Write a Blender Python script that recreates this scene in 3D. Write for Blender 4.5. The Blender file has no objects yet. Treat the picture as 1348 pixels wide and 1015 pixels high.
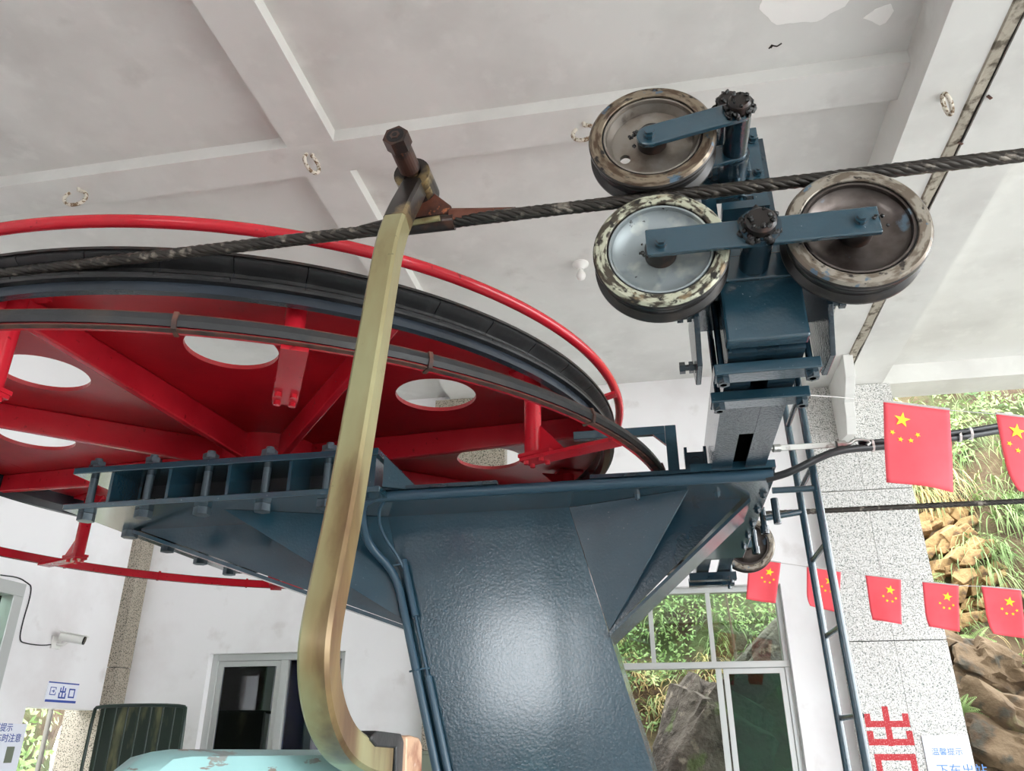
import bpy, bmesh, math, random
from mathutils import Vector, Matrix, noise

random.seed(7)
sc = bpy.context.scene
col = sc.collection
EYE = 1.6                      # eye height over the floor; builders work in heights relative to the eye

# ------------------------------------------------------------------ camera
PITCH, YAW, ROLL, FPX = math.radians(24.5), math.radians(10.5), math.radians(-0.12), 1025.0
fw = Vector((-math.sin(YAW)*math.cos(PITCH), math.cos(YAW)*math.cos(PITCH), math.sin(PITCH)))
rt = Vector((math.cos(YAW), math.sin(YAW), 0)); up = rt.cross(fw)
rt, up = rt*math.cos(ROLL)+up*math.sin(ROLL), up*math.cos(ROLL)-rt*math.sin(ROLL)
cam = bpy.data.objects.new('camera', bpy.data.cameras.new('camera')); col.objects.link(cam)
cam.matrix_world = Matrix(((rt.x, up.x, -fw.x, 0), (rt.y, up.y, -fw.y, 0), (rt.z, up.z, -fw.z, EYE), (0, 0, 0, 1)))
cam.data.sensor_fit = 'HORIZONTAL'; cam.data.sensor_width = 36.0
cam.data.lens = 36.0*FPX/1348.0; cam.data.clip_start = 0.02; cam.data.clip_end = 300
sc.camera = cam

def at(px, py, X=None, Y=None, Z=None):
    """point seen at a photo pixel on the plane X=, Y= or Z= (height over the eye)"""
    v = fw*FPX+rt*(px-674.0)+up*(507.5-py)
    k = X/v.x if X is not None else (Y/v.y if Y is not None else Z/v.z)
    return v*k

# ------------------------------------------------------------------ sky, exposure
SKY = 8.0
w = bpy.data.worlds.new('overcast_sky'); sc.world = w; w.use_nodes = True
nt = w.node_tree; nt.nodes.clear()
wo = nt.nodes.new('ShaderNodeOutputWorld'); bg = nt.nodes.new('ShaderNodeBackground')
bg.inputs[0].default_value = (0.93, 0.97, 1.0, 1); bg.inputs[1].default_value = SKY
nt.links.new(bg.outputs[0], wo.inputs[0])
sun = bpy.data.objects.new('sun', bpy.data.lights.new('sun', 'SUN')); col.objects.link(sun)
sun.data.energy = 2.0; sun.data.angle = math.radians(25); sun.data.color = (1, 0.97, 0.92)
sun.rotation_euler = (math.radians(38), 0, math.radians(40))
sc.view_settings.view_transform = 'Standard'; sc.view_settings.look = 'None'
sc.view_settings.gamma = 1; sc.view_settings.use_curve_mapping = False
sc.view_settings.exposure = 0.27
sc.cycles.use_denoising = True
sc.cycles.max_bounces = 10; sc.cycles.diffuse_bounces = 6

# ------------------------------------------------------------------ materials
def srgb(r, g, b):
    return tuple(((c/255/12.92) if c/255 <= .04045 else ((c/255+.055)/1.055)**2.4) for c in (r, g, b))+(1,)

class Mat:
    def __init__(s, name, base, rough=.6, metal=0, spec=.5):
        s.m = bpy.data.materials.new(name); s.m.use_nodes = True
        s.nt = s.m.node_tree; s.b = s.nt.nodes['Principled BSDF']
        s.b.inputs['Base Color'].default_value = base; s.b.inputs['Roughness'].default_value = rough
        s.b.inputs['Metallic'].default_value = metal; s.b.inputs['Specular IOR Level'].default_value = spec
        s.tc = None; s.base = base; s.colour = None; s.rin = None
    def n(s, t, **kw):
        x = s.nt.nodes.new('ShaderNode'+t)
        for k, v in kw.items(): setattr(x, k, v)
        return x
    def co(s, scale=None):
        if s.tc is None: s.tc = s.n('TexCoord')
        o = s.tc.outputs['Object']
        if scale:
            mp = s.n('Mapping'); mp.inputs['Scale'].default_value = scale
            s.nt.links.new(o, mp.inputs[0]); o = mp.outputs[0]
        return o
    def mask(s, scale, lo, hi, detail=4, sc3=None, rough=.55, kind='noise'):
        if kind == 'noise':
            t = s.n('TexNoise'); t.inputs['Scale'].default_value = scale; t.inputs['Detail'].default_value = detail
            t.inputs['Roughness'].default_value = rough; out = t.outputs[0]
        else:
            t = s.n('TexVoronoi'); t.inputs['Scale'].default_value = scale; out = t.outputs['Distance']
        s.nt.links.new(s.co(sc3), t.inputs['Vector'])
        r = s.n('MapRange'); r.inputs[1].default_value = lo; r.inputs[2].default_value = hi
        s.nt.links.new(out, r.inputs[0]); return r.outputs[0]
    def polar(s, rs, ascale, lo, hi, detail=4, seed=0):
        """noise smeared round the Y axis (concentric wear)"""
        sx = s.n('SeparateXYZ'); s.nt.links.new(s.co(), sx.inputs[0])
        def m2(op, a, b=None):
            x = s.n('Math', operation=op); s.nt.links.new(a, x.inputs[0])
            if b is not None:
                if isinstance(b, (int, float)): x.inputs[1].default_value = b
                else: s.nt.links.new(b, x.inputs[1])
            return x.outputs[0]
        r = m2('SQRT', m2('ADD', m2('MULTIPLY', sx.outputs[0], sx.outputs[0]), m2('MULTIPLY', sx.outputs[2], sx.outputs[2])))
        inv = m2('DIVIDE', sx.outputs[0], r); iz = m2('DIVIDE', sx.outputs[2], r)
        cb = s.n('CombineXYZ'); s.nt.links.new(m2('MULTIPLY', inv, ascale), cb.inputs[0]); s.nt.links.new(m2('MULTIPLY', iz, ascale), cb.inputs[1]); s.nt.links.new(m2('MULTIPLY', r, rs), cb.inputs[2])
        t = s.n('TexNoise'); t.inputs['Scale'].default_value = 1; t.inputs['Detail'].default_value = detail; t.noise_dimensions = '4D'; t.inputs['W'].default_value = seed
        s.nt.links.new(cb.outputs[0], t.inputs['Vector'])
        q = s.n('MapRange'); q.inputs[1].default_value = lo; q.inputs[2].default_value = hi; s.nt.links.new(t.outputs[0], q.inputs[0]); return q.outputs[0]
    def tint(s, mask, colour, amount=1.0):
        mx = s.n('Mix', data_type='RGBA')
        if amount != 1.0:
            mm = s.n('Math', operation='MULTIPLY'); mm.inputs[1].default_value = amount
            s.nt.links.new(mask, mm.inputs[0]); mask = mm.outputs[0]
        s.nt.links.new(mask, mx.inputs[0])
        if s.colour: s.nt.links.new(s.colour, mx.inputs[6])
        else: mx.inputs[6].default_value = s.base
        mx.inputs[7].default_value = colour
        s.colour = mx.outputs[2]; s.nt.links.new(s.colour, s.b.inputs['Base Color']); return s
    def roughen(s, mask, lo, hi):
        r = s.n('MapRange'); r.inputs[3].default_value = lo; r.inputs[4].default_value = hi
        s.nt.links.new(mask, r.inputs[0]); s.nt.links.new(r.outputs[0], s.b.inputs['Roughness']); return s
    def bump(s, scale, strength, dist=.002, detail=3, sc3=None):
        t = s.n('TexNoise'); t.inputs['Scale'].default_value = scale; t.inputs['Detail'].default_value = detail
        s.nt.links.new(s.co(sc3), t.inputs['Vector'])
        b = s.n('Bump'); b.inputs['Strength'].default_value = strength; b.inputs['Distance'].default_value = dist
        s.nt.links.new(t.outputs[0], b.inputs['Height']); s.nt.links.new(b.outputs[0], s.b.inputs['Normal']); return s

M = {}
def mk(key, *a, **k):
    M[key] = Mat(key, *a, **k); return M[key]
m = mk('ceiling_paint', srgb(222, 221, 217), .85); m.tint(m.mask(1.3, .45, .7, 6), srgb(204, 202, 198)); m.tint(m.mask(6, .55, .75, 8), srgb(231, 230, 226), .6); m.tint(m.mask(2.4, .62, .74, 8), srgb(186, 182, 176), .5); m.bump(9, .12, .004, 6)
m = mk('wall_paint', srgb(242, 240, 241), .8); m.tint(m.mask(1.1, .5, .75, 6), srgb(225, 220, 220)); m.tint(m.mask(3, .62, .72, 8), srgb(205, 198, 195), .4); m.bump(7, .1, .003, 6)
m = mk('bare_plaster', srgb(248, 246, 242), .9); m.bump(30, .3, .004)
m = mk('joint_filler', srgb(168, 160, 146), .95); m.tint(m.mask(14, .5, .62, 8), srgb(96, 88, 76)); m.bump(40, .6, .01, 8)
m = mk('dark_crack', srgb(46, 40, 36), .95)
m = mk('granite', srgb(222, 220, 218), .38); m.tint(m.mask(95, .48, .56, 2), srgb(190, 188, 183)); m.tint(m.mask(125, .59, .63, 1.5), srgb(84, 96, 90)); m.tint(m.mask(80, .64, .67, 1), srgb(130, 126, 120))
m = mk('granite_buff', srgb(168, 158, 144), .45); m.tint(m.mask(95, .5, .56, 2), srgb(144, 134, 118)); m.tint(m.mask(95, .57, .60, 1.5), srgb(70, 68, 58))
m = mk('concrete_floor', srgb(178, 178, 178), .8); m.tint(m.mask(2, .45, .7, 8), srgb(152, 151, 150))
m = mk('outside_ground', srgb(172, 171, 168), .9); m.tint(m.mask(1, .45, .7, 8), srgb(138, 138, 128))
m = mk('teal_paint', srgb(34, 65, 79), .18, spec=.6); m.tint(m.mask(3, .45, .75, 4), srgb(29, 55, 67), .8); m.tint(m.mask(160, .74, .77, 2), srgb(170, 190, 200), .5); m.bump(110, .38, .0022, 2); m.b.inputs['Coat Weight'].default_value = .8; m.b.inputs['Coat Roughness'].default_value = .14; m.b.inputs['Coat IOR'].default_value = 1.55
m = mk('teal_gloss', srgb(28, 50, 62), .14, spec=.9); m.tint(m.mask(4, .45, .7, 4), srgb(20, 36, 46)); m.bump(120, .3, .003, 3)
m = mk('bolt_steel', srgb(88, 100, 108), .3, metal=.3); m.tint(m.mask(12, .5, .65, 4), srgb(52, 64, 72))
m = mk('teal_pipe', srgb(50, 76, 92), .3); m.bump(60, .1, .002)
m = mk('red_paint', srgb(196, 34, 48), .2); m.tint(m.mask(3, .45, .75, 5), srgb(168, 20, 34)); m.tint(m.mask(40, .66, .72, 3), srgb(80, 14, 18), .6); m.bump(40, .15, .003)
m = mk('red_plate', srgb(176, 22, 34), .32); m.tint(m.mask(2.2, .42, .72, 5), srgb(140, 14, 24)); m.tint(m.mask(34, .66, .74, 4), srgb(60, 14, 16), .7); m.bump(30, .15, .003)
m = mk('blue_black_steel', srgb(50, 57, 66), .2); m.tint(m.mask(5, .5, .75, 5), srgb(38, 42, 48)); m.bump(150, .12, .002, sc3=(1, 1, 6))
m = mk('black_rubber', srgb(34, 34, 35), .4); m.tint(m.mask(9, .5, .7, 6), srgb(62, 62, 62)); m.tint(m.mask(30, .68, .74, 4), srgb(110, 104, 98), .5); m.bump(50, .3, .003)
m = mk('ring_rubber', srgb(44, 44, 46), .5); m.tint(m.mask(6, .5, .7, 6), srgb(66, 58, 54)); m.bump(45, .35, .004)
m = mk('rusty_edge', srgb(104, 66, 54), .7); m.tint(m.mask(25, .42, .62, 5), srgb(64, 48, 44))
m = mk('rope_steel', srgb(52, 47, 42), .36, metal=.35); m.tint(m.mask(30, .56, .66, 4), srgb(128, 120, 110)); m.tint(m.mask(9, .5, .7, 4), srgb(30, 27, 25), .8)
m = mk('gold_zinc', srgb(158, 154, 116), .3, metal=.35); m.tint(m.mask(5, .40, .62, 5, (1, 1, .2)), srgb(136, 114, 76)); m.tint(m.mask(9, .50, .66, 6, (1, 1, .2)), srgb(96, 70, 48)); m.tint(m.mask(24, .68, .73, 5), srgb(58, 46, 34), .8); m.bump(40, .1, .002)
m = mk('burnt_steel', srgb(62, 56, 54), .3, metal=.7); m.tint(m.mask(9, .5, .6, 5), srgb(146, 126, 92)); m.tint(m.mask(20, .6, .7, 4), srgb(28, 26, 28))
m = mk('rust_brown', srgb(96, 52, 36), .6, metal=.2); m.tint(m.mask(14, .45, .65, 5), srgb(52, 30, 26)); m.tint(m.mask(30, .62, .7, 4), srgb(166, 96, 60)); m.bump(60, .3, .003)
m = mk('rust_pale', srgb(196, 160, 132), .45, metal=.2); m.tint(m.mask(12, .48, .62, 5), srgb(132, 70, 50)); m.tint(m.mask(9, .58, .66, 4), srgb(228, 220, 208))
m = mk('dark_rust', srgb(70, 44, 36), .4, metal=.3); m.tint(m.mask(16, .5, .62, 5), srgb(40, 28, 26)); m.tint(m.mask(26, .64, .7, 4), srgb(140, 82, 54), .8)
m = mk('dark_oily', srgb(34, 28, 26), .3); m.tint(m.mask(22, .55, .7, 4), srgb(70, 44, 34))
m = mk('grease', srgb(20, 18, 18), .25); m.tint(m.mask(60, .6, .7, 3), srgb(58, 46, 42)); m.bump(70, .9, .01, 5)
m = mk('worn_tread', srgb(158, 150, 138), .36, metal=.5); m.tint(m.polar(70, 3.2, .46, .56, 6, 1), srgb(112, 100, 88)); m.tint(m.polar(60, 5, .57, .64, 6, 2), srgb(56, 50, 46)); m.tint(m.polar(25, 3, .64, .67, 4, 3), srgb(84, 112, 134), .8)
m = mk('green_worn_tread', srgb(186, 186, 164), .4, metal=.25); m.tint(m.polar(90, 4, .47, .56, 6, 4), srgb(70, 62, 52)); m.tint(m.polar(60, 7, .55, .62, 6, 5), srgb(40, 36, 32)); m.tint(m.polar(40, 3, .56, .66, 5, 6), srgb(132, 112, 84))
m = mk('rust_worn_tread', srgb(140, 126, 108), .34, metal=.55); m.tint(m.polar(80, 2.5, .46, .58, 6, 7), srgb(86, 68, 54)); m.tint(m.polar(60, 4, .56, .64, 6, 8), srgb(46, 42, 40)); m.tint(m.polar(25, 3, .62, .66, 4, 9), srgb(84, 112, 134), .8)
m = mk('sheave_rubber', srgb(30, 27, 26), .3); m.tint(m.polar(90, 3, .5, .66, 5, 10), srgb(56, 48, 43))
m = mk('steel_dish', srgb(150, 142, 134), .32, metal=.6); m.tint(m.mask(9, .45, .65, 5), srgb(112, 98, 86)); m.tint(m.mask(16, .6, .72, 5), srgb(58, 46, 40))
m = mk('dark_steel_dish', srgb(104, 96, 92), .3, metal=.75); m.tint(m.mask(9, .45, .65, 5), srgb(66, 56, 52)); m.tint(m.mask(14, .62, .7, 5), srgb(110, 130, 146))
m = mk('blue_dish', srgb(150, 158, 160), .42, metal=.3); m.tint(m.mask(9, .50, .58, 4), srgb(176, 180, 174)); m.tint(m.mask(6, .55, .6, 4), srgb(104, 116, 122), .6); m.tint(m.mask(30, .66, .7, 4), srgb(46, 44, 44))
m = mk('aluminium', srgb(196, 198, 196), .35, metal=.4)
m = mk('zinc_steel', srgb(168, 168, 164), .32, metal=.8); m.tint(m.mask(30, .55, .7, 4), srgb(120, 116, 110))
m = mk('white_plastic', srgb(236, 234, 230), .4)
m = mk('flag_red', srgb(255, 108, 120), .7); m.b.inputs['Subsurface Weight'].default_value = 0; m.tint(m.mask(6, .4, .7, 4), srgb(252, 92, 106), .6)  # red cloth paled to pink, strong daylight put into the colour
m = mk('star_yellow', srgb(250, 226, 30), .6)
m = mk('string_white', srgb(190, 184, 182), .8)
m = mk('pale_blue_gel', srgb(142, 182, 182), .35); m.tint(m.mask(16, .60, .62, 8, (1, .6, 3)), srgb(120, 98, 88)); m.tint(m.mask(3, .5, .7, 4), srgb(126, 168, 170), .7)
m = mk('dark_green_paint', srgb(22, 44, 36), .3); m.tint(m.mask(8, .5, .7, 4), srgb(14, 30, 24))
m = mk('green_board', srgb(26, 42, 32), .5); m.tint(m.mask(4, .54, .66, 5, (1, 1, .3)), srgb(120, 118, 82))
m = mk('olive_paint', srgb(118, 124, 108), .5)
m = mk('grey_paint', srgb(128, 124, 116), .6)
m = mk('sign_white', srgb(236, 238, 248), .4)
m = mk('sign_blue', srgb(44, 74, 160), .5)
m = mk('sign_pale_blue', srgb(84, 134, 200), .5)
m = mk('painted_red', srgb(184, 44, 52), .7); m.tint(m.mask(110, .58, .64, 3), srgb(214, 150, 148), .7)
m = mk('black_plastic', srgb(30, 31, 34), .35)
m = mk('black_lens', srgb(10, 10, 12), .12)
m = mk('hollow_shade', srgb(8, 8, 9), .7)  # near-black colour standing for the shade inside hollows
m = mk('ring_paint_rust', srgb(214, 206, 192), .7); m.tint(m.mask(50, .5, .58, 4), srgb(116, 92, 66))
m = mk('rock', srgb(104, 86, 64), .9); m.tint(m.mask(2.6, .45, .6, 8), srgb(78, 60, 42)); m.tint(m.mask(5, .56, .66, 8), srgb(66, 62, 52)); m.tint(m.mask(1.7, .6, .7, 6), srgb(94, 100, 62)); m.bump(9, .9, .05, 8)
m = mk('ochre_rock', srgb(158, 130, 88), .9); m.tint(m.mask(5, .45, .6, 8), srgb(120, 92, 58)); m.tint(m.mask(9, .55, .66, 8), srgb(76, 58, 40)); m.bump(12, .8, .04, 8)
m = mk('dark_rock', srgb(98, 90, 80), .9); m.tint(m.mask(4, .45, .6, 8), srgb(62, 54, 46)); m.tint(m.mask(8, .58, .68, 8), srgb(132, 122, 108)); m.tint(m.mask(3, .58, .66, 6), srgb(82, 92, 56)); m.bump(10, 1, .06, 8)
m = mk('bank_soil', srgb(92, 76, 56), .95); m.tint(m.mask(.9, .46, .6, 8), srgb(74, 82, 50)); m.tint(m.mask(3.3, .5, .62, 8), srgb(70, 54, 40)); m.tint(m.mask(9, .55, .66, 8), srgb(112, 96, 74), .6); m.bump(5, .9, .1, 8)
m = mk('grass_green', srgb(112, 136, 80), .6); m.tint(m.mask(3, .45, .65, 3), srgb(152, 170, 112)); m.tint(m.mask(2, .54, .66, 3), srgb(78, 104, 62))
m = mk('grass_dry', srgb(196, 178, 128), .7); m.tint(m.mask(4, .45, .6, 3), srgb(160, 140, 92))
m = mk('leaf_green', srgb(128, 158, 92), .5); m.tint(m.mask(4, .45, .6, 3), srgb(174, 192, 128)); m.tint(m.mask(3, .55, .65, 3), srgb(84, 114, 66))
m = mk('leaf_dark', srgb(74, 108, 58), .5); m.tint(m.mask(4, .45, .6, 3), srgb(110, 146, 84))
m = mk('bark', srgb(96, 82, 66), .9)
for k in ('grass_green', 'grass_dry', 'leaf_green', 'leaf_dark', 'flag_red'):
    mm = M[k]; tr = mm.n('BsdfTranslucent'); ad = mm.n('MixShader'); ad.inputs[0].default_value = .3 if k != 'flag_red' else .35
    if mm.colour: mm.nt.links.new(mm.colour, tr.inputs[0])
    out = mm.nt.nodes['Material Output']
    mm.nt.links.new(mm.b.outputs[0], ad.inputs[1]); mm.nt.links.new(tr.outputs[0], ad.inputs[2]); mm.nt.links.new(ad.outputs[0], out.inputs[0])

def glass(key, tint, rough=.02, trans=.85, spec_ior=1.45):
    m = bpy.data.materials.new(key); m.use_nodes = True; nt = m.node_tree; nt.nodes.clear()
    o = nt.nodes.new('ShaderNodeOutputMaterial'); t = nt.nodes.new('ShaderNodeBsdfTransparent'); g = nt.nodes.new('ShaderNodeBsdfGlossy')
    mx = nt.nodes.new('ShaderNodeMixShader'); fr = nt.nodes.new('ShaderNodeFresnel'); fr.inputs[0].default_value = spec_ior
    t.inputs[0].default_value = tint; g.inputs['Roughness'].default_value = rough; g.inputs[0].default_value = (1, 1, 1, 1)
    nt.links.new(fr.outputs[0], mx.inputs[0]); nt.links.new(t.outputs[0], mx.inputs[1]); nt.links.new(g.outputs[0], mx.inputs[2]); nt.links.new(mx.outputs[0], o.inputs[0])
    class _: pass
    M[key] = _(); M[key].m = m
glass('clear_glass', (.86, .93, .88, 1)); glass('green_glass', (.16, .46, .33, 1)); glass('pale_green_glass', (.72, .86, .78, 1)); glass('blue_glass', (.05, .09, .28, 1), spec_ior=2.3)

# ------------------------------------------------------------------ mesh helpers
WORLD = {}                                     # world origin (eye-relative) of every built object

class MB:
    def __init__(s): s.v = []; s.f = []
    def add(s, vs, fs):
        k = len(s.v); s.v += [tuple(v) for v in vs]; s.f += [tuple(i+k for i in f) for f in fs]; return s
    def box(s, x0, x1, y0, y1, z0, z1):
        x0, x1 = min(x0, x1), max(x0, x1); y0, y1 = min(y0, y1), max(y0, y1); z0, z1 = min(z0, z1), max(z0, z1)
        vs = [(x0, y0, z0), (x1, y0, z0), (x1, y1, z0), (x0, y1, z0), (x0, y0, z1), (x1, y0, z1), (x1, y1, z1), (x0, y1, z1)]
        return s.add(vs, [(0, 3, 2, 1), (4, 5, 6, 7), (0, 1, 5, 4), (1, 2, 6, 5), (2, 3, 7, 6), (3, 0, 4, 7)])
    def bar(s, p, q, wd, ht, upv=(0, 0, 1)):
        p, q = Vector(p), Vector(q); d = (q-p).normalized(); u = Vector(upv)
        sd = d.cross(u)
        if sd.length < 1e-4: sd = d.cross(Vector((1, 0, 0)))
        sd.normalize(); u = sd.cross(d); a, b = sd*wd/2, u*ht/2
        vs = [p-a-b, p+a-b, p+a+b, p-a+b, q-a-b, q+a-b, q+a+b, q-a+b]
        return s.add(vs, [(0, 1, 2, 3), (7, 6, 5, 4), (0, 4, 5, 1), (1, 5, 6, 2), (2, 6, 7, 3), (3, 7, 4, 0)])
    def cyl(s, p, q, r, n=20, r2=None, ph=0, caps=True):
        p, q = Vector(p), Vector(q); d = (q-p).normalized(); r2 = r if r2 is None else r2
        a = d.cross(Vector((0, 0, 1)) if abs(d.z) < .9 else Vector((1, 0, 0))).normalized(); b = d.cross(a)
        vs = []
        for c, rr in ((p, r), (q, r2)):
            for i in range(n):
                t = 2*math.pi*i/n+ph; vs.append(c+a*math.cos(t)*rr+b*math.sin(t)*rr)
        fs = [(i, (i+1) % n, n+(i+1) % n, n+i) for i in range(n)]
        if caps: fs += [tuple(reversed(range(n))), tuple(range(n, 2*n))]
        return s.add(vs, fs)
    def prism(s, pts, off):
        n = len(pts); o = Vector(off); a = [Vector(p) for p in pts]
        vs = a+[p+o for p in a]
        return s.add(vs, [tuple(range(n)), tuple(reversed(range(n, 2*n)))]+[(i, i+n, (i+1) % n+n, (i+1) % n) for i in range(n)])
    def lathe(s, prof, org, axis='Z', n=48, a0=0, a1=2*math.pi, closed=True, endcaps=True):
        """prof: (radius, along axis); closed = profile is a loop"""
        full = abs(a1-a0) > 2*math.pi-1e-4; m = n if full else n+1; k = len(prof); vs = []
        for i in range(m):
            t = a0+(a1-a0)*i/n; c, d = math.cos(t), math.sin(t)
            for r, z in prof:
                if axis == 'Z': vs.append((org[0]+r*c, org[1]+r*d, org[2]+z))
                elif axis == 'Y': vs.append((org[0]+r*c, org[1]+z, org[2]+r*d))
                else: vs.append((org[0]+z, org[1]+r*c, org[2]+r*d))
        fs = []; kk = k if closed else k-1
        for i in range(n):
            j = (i+1) % m
            for q in range(kk): fs.append((i*k+q, j*k+q, j*k+(q+1) % k, i*k+(q+1) % k))
        if not full and closed and endcaps:
            fs += [tuple(range(k)), tuple(reversed(range(n*k, n*k+k)))]
        return s.add(vs, fs)
    def tube(s, path, r, n=10, caps=True, upv=None):
        path = [Vector(p) for p in path]; m = len(path); vs = []; a = None
        for i, p in enumerate(path):
            d = (path[min(i+1, m-1)]-path[max(i-1, 0)]).normalized()
            if a is None: a = d.cross(Vector((0, 0, 1)) if abs(d.z) < .9 else Vector((1, 0, 0))).normalized()
            a = (a-d*a.dot(d)).normalized(); b = d.cross(a); rr = r[i] if isinstance(r, (list, tuple)) else r
            for q in range(n):
                t = 2*math.pi*q/n; vs.append(p+a*math.cos(t)*rr+b*math.sin(t)*rr)
        fs = [(i*n+q, i*n+(q+1) % n, (i+1)*n+(q+1) % n, (i+1)*n+q) for i in range(m-1) for q in range(n)]
        if caps: fs += [tuple(reversed(range(n))), tuple(range((m-1)*n, m*n))]
        return s.add(vs, fs)
    def recttube(s, path, wd, ht, side=(1, 0, 0), ch=.0):
        """rectangular bar along a path; side = width direction; ch = corner chamfer"""
        path = [Vector(p) for p in path]; m = len(path); vs = []; sd = Vector(side)
        a, b = wd/2, ht/2; c = ch
        sec = [(-a+c, -b), (a-c, -b), (a, -b+c), (a, b-c), (a-c, b), (-a+c, b), (-a, b-c), (-a, -b+c)] if c else [(-a, -b), (a, -b), (a, b), (-a, b)]
        n = len(sec)
        for i, p in enumerate(path):
            d = (path[min(i+1, m-1)]-path[max(i-1, 0)]).normalized(); u = d.cross(sd).normalized()
            for x, y in sec: vs.append(p+sd*x+u*y)
        fs = [(i*n+q, i*n+(q+1) % n, (i+1)*n+(q+1) % n, (i+1)*n+q) for i in range(m-1) for q in range(n)]
        fs += [tuple(reversed(range(n))), tuple(range((m-1)*n, m*n))]
        return s.add(vs, fs)
    def build(s, name, mat, parent=None, smooth=None, bevel=0, origin=None, solid=0):
        xs, ys, zs = zip(*s.v)
        o = Vector(origin) if origin is not None else Vector(((min(xs)+max(xs))/2, (min(ys)+max(ys))/2, min(zs)))
        me = bpy.data.meshes.new(name); me.from_pydata([(x-o.x, y-o.y, z-o.z) for x, y, z in s.v], [], s.f)
        me.materials.append(M[mat].m)
        bm = bmesh.new(); bm.from_mesh(me); bmesh.ops.recalc_face_normals(bm, faces=bm.faces); bm.to_mesh(me); bm.free()
        if smooth is not None:
            for p in me.polygons: p.use_smooth = True
            me.set_sharp_from_angle(angle=math.radians(smooth))
        ob = bpy.data.objects.new(name, me); col.objects.link(ob)
        place(ob, o, parent)
        if solid:
            md = ob.modifiers.new('solid', 'SOLIDIFY'); md.thickness = solid; md.offset = 0
        if bevel:
            md = ob.modifiers.new('bevel', 'BEVEL'); md.width = bevel; md.segments = 2; md.limit_method = 'ANGLE'; md.angle_limit = math.radians(40)
        return ob

def place(ob, o, parent):
    WORLD[ob.name] = Vector(o)
    if parent is None: ob.location = Vector(o)+Vector((0, 0, EYE))
    else: ob.parent = parent; ob.location = Vector(o)-WORLD[parent.name]

def copy_of(ob, o, parent, rotz=0):
    c = ob.copy(); col.objects.link(c); place(c, o, parent); c.rotation_euler = (0, 0, rotz); return c

def tag(o, label, cat, group=None):
    o['label'] = label; o['category'] = cat
    if group: o['group'] = group
    return o
def thing(name, loc, label, cat, group=None):
    e = bpy.data.objects.new(name, None); col.objects.link(e); e.empty_display_size = .1
    place(e, Vector(loc), None); return tag(e, label, cat, group)
def struct(o, label=None):
    o['kind'] = 'structure'
    if label: o['label'] = label
    return o
def bolt(parent, p, d, r=.014, l=.014, mat='teal_gloss', name='bolt'):
    """hex head of a bolt sitting on a face at p, pointing along d"""
    p, d = Vector(p), Vector(d).normalized()
    b = MB().cyl(p, p+d*l*.25, r*1.25, 14).cyl(p+d*l*.25, p+d*l*1.25, r, 6).cyl(p+d*l*1.25, p+d*l*1.6, r*.5, 10)
    return b.build(name, mat, parent)

# ------------------------------------------------------------------ the building
FL = -EYE
YP, YW = 6.58, 6.76            # pillar fronts, wall plane
XL = -4.90                     # left wall
HR, HA, HC = 2.80, 2.985, 3.065  # undersides: deep beam, shallow beams, slab
XR = 9.0; YB = -3.0

fl = MB().box(XL-.2, XR, YB-.2, YW+.2, FL-.1, FL).build('floor', 'concrete_floor'); struct(fl, 'grey concrete station floor')
gr = MB().box(-60, 60, -60, 60, FL-.4, FL-.12).build('ground', 'outside_ground'); struct(gr, 'pale ground around the station')
ce = MB().box(XL-.3, XR, YB-.3, 7.0, HC, HC+.15).build('ceiling', 'ceiling_paint'); struct(ce, 'off-white painted concrete ceiling slab with stains')

b = MB().box(XL, 1.394, 3.09, 3.335, HA, HC+.02).box(2.03, XR, 3.09, 3.335, HA, HC+.02)
struct(b.build('trim_1', 'ceiling_paint'), 'shallow white ceiling beam running across the hall')
b = MB().box(-1.833, -1.564, YB, 3.09, HA, HC+.02).box(-1.833, -1.564, 3.335, YW, HA, HC+.02)
struct(b.build('trim_2', 'ceiling_paint'), 'white ceiling beam above the big red wheel')
rb = MB().box(1.394, 1.638, YB, YP+.15, HR, HC+.02).box(1.716, 2.03, YB, YP+.15, HR, HC+.02).build('trim_3', 'ceiling_paint')
struct(rb, 'deep double ceiling beam over the speckled pillar with a filled joint')
jf = MB()
ys = [YB+i*.12 for i in range(int((YP-YB)/.12)+1)]
vs = []; fs = []
for i, y in enumerate(ys):
    j = .010*noise.noise(Vector((y*2.1, .3, 0))); k = .014*noise.noise(Vector((y*3.3, 1.3, 0)))
    d = .006*noise.noise(Vector((y*4, 7, 0)))
    vs += [(1.630+j, y, HR+.004), (1.640+j, y, HR-.008+d), (1.700+k, y, HR-.004-d), (1.706+k, y, HR+.03)]
for i in range(len(ys)-1):
    for q in range(3): fs.append((i*4+q, i*4+q+1, i*4+q+5, i*4+q+4))
jf.add(vs, fs).build('joint_filler', 'joint_filler', rb)
MB().box(1.70, 1.72, YB, YP, HR+.012, HR+.05).build('joint_gap', 'dark_crack', rb)
# pale patches where the ceiling paint has come off
def patch(pts, name='peeled_patch'):
    q = [at(x, y, Z=HC-.002) for x, y in pts]
    c = sum(q, Vector())/len(q); out = []
    for i in range(len(q)):
        for t in range(4):
            p = q[i].lerp(q[(i+1) % len(q)], t/4); p = p+(p-c)*.10*noise.noise(p*23); out.append((p.x, p.y, HC-.003))
    MB().prism(out, (0, 0, .004)).build(name, 'bare_plaster', ce)
patch([(1000, -8), (1002, 12), (1022, 33), (1045, 30), (1075, 28), (1100, 15), (1116, 8), (1118, -8)])
patch([(1136, 24), (1152, 12), (1172, 6), (1177, 14), (1166, 30), (1158, 34), (1148, 28)])
def crack(pts, wd, par, h, mat='dark_crack', name='crack'):
    q = [at(x, y, Z=h) for x, y in pts]; mb = MB()
    for a, b in zip(q, q[1:]): mb.bar(a, b, wd, .004)
    mb.build(name, mat, par)
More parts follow.
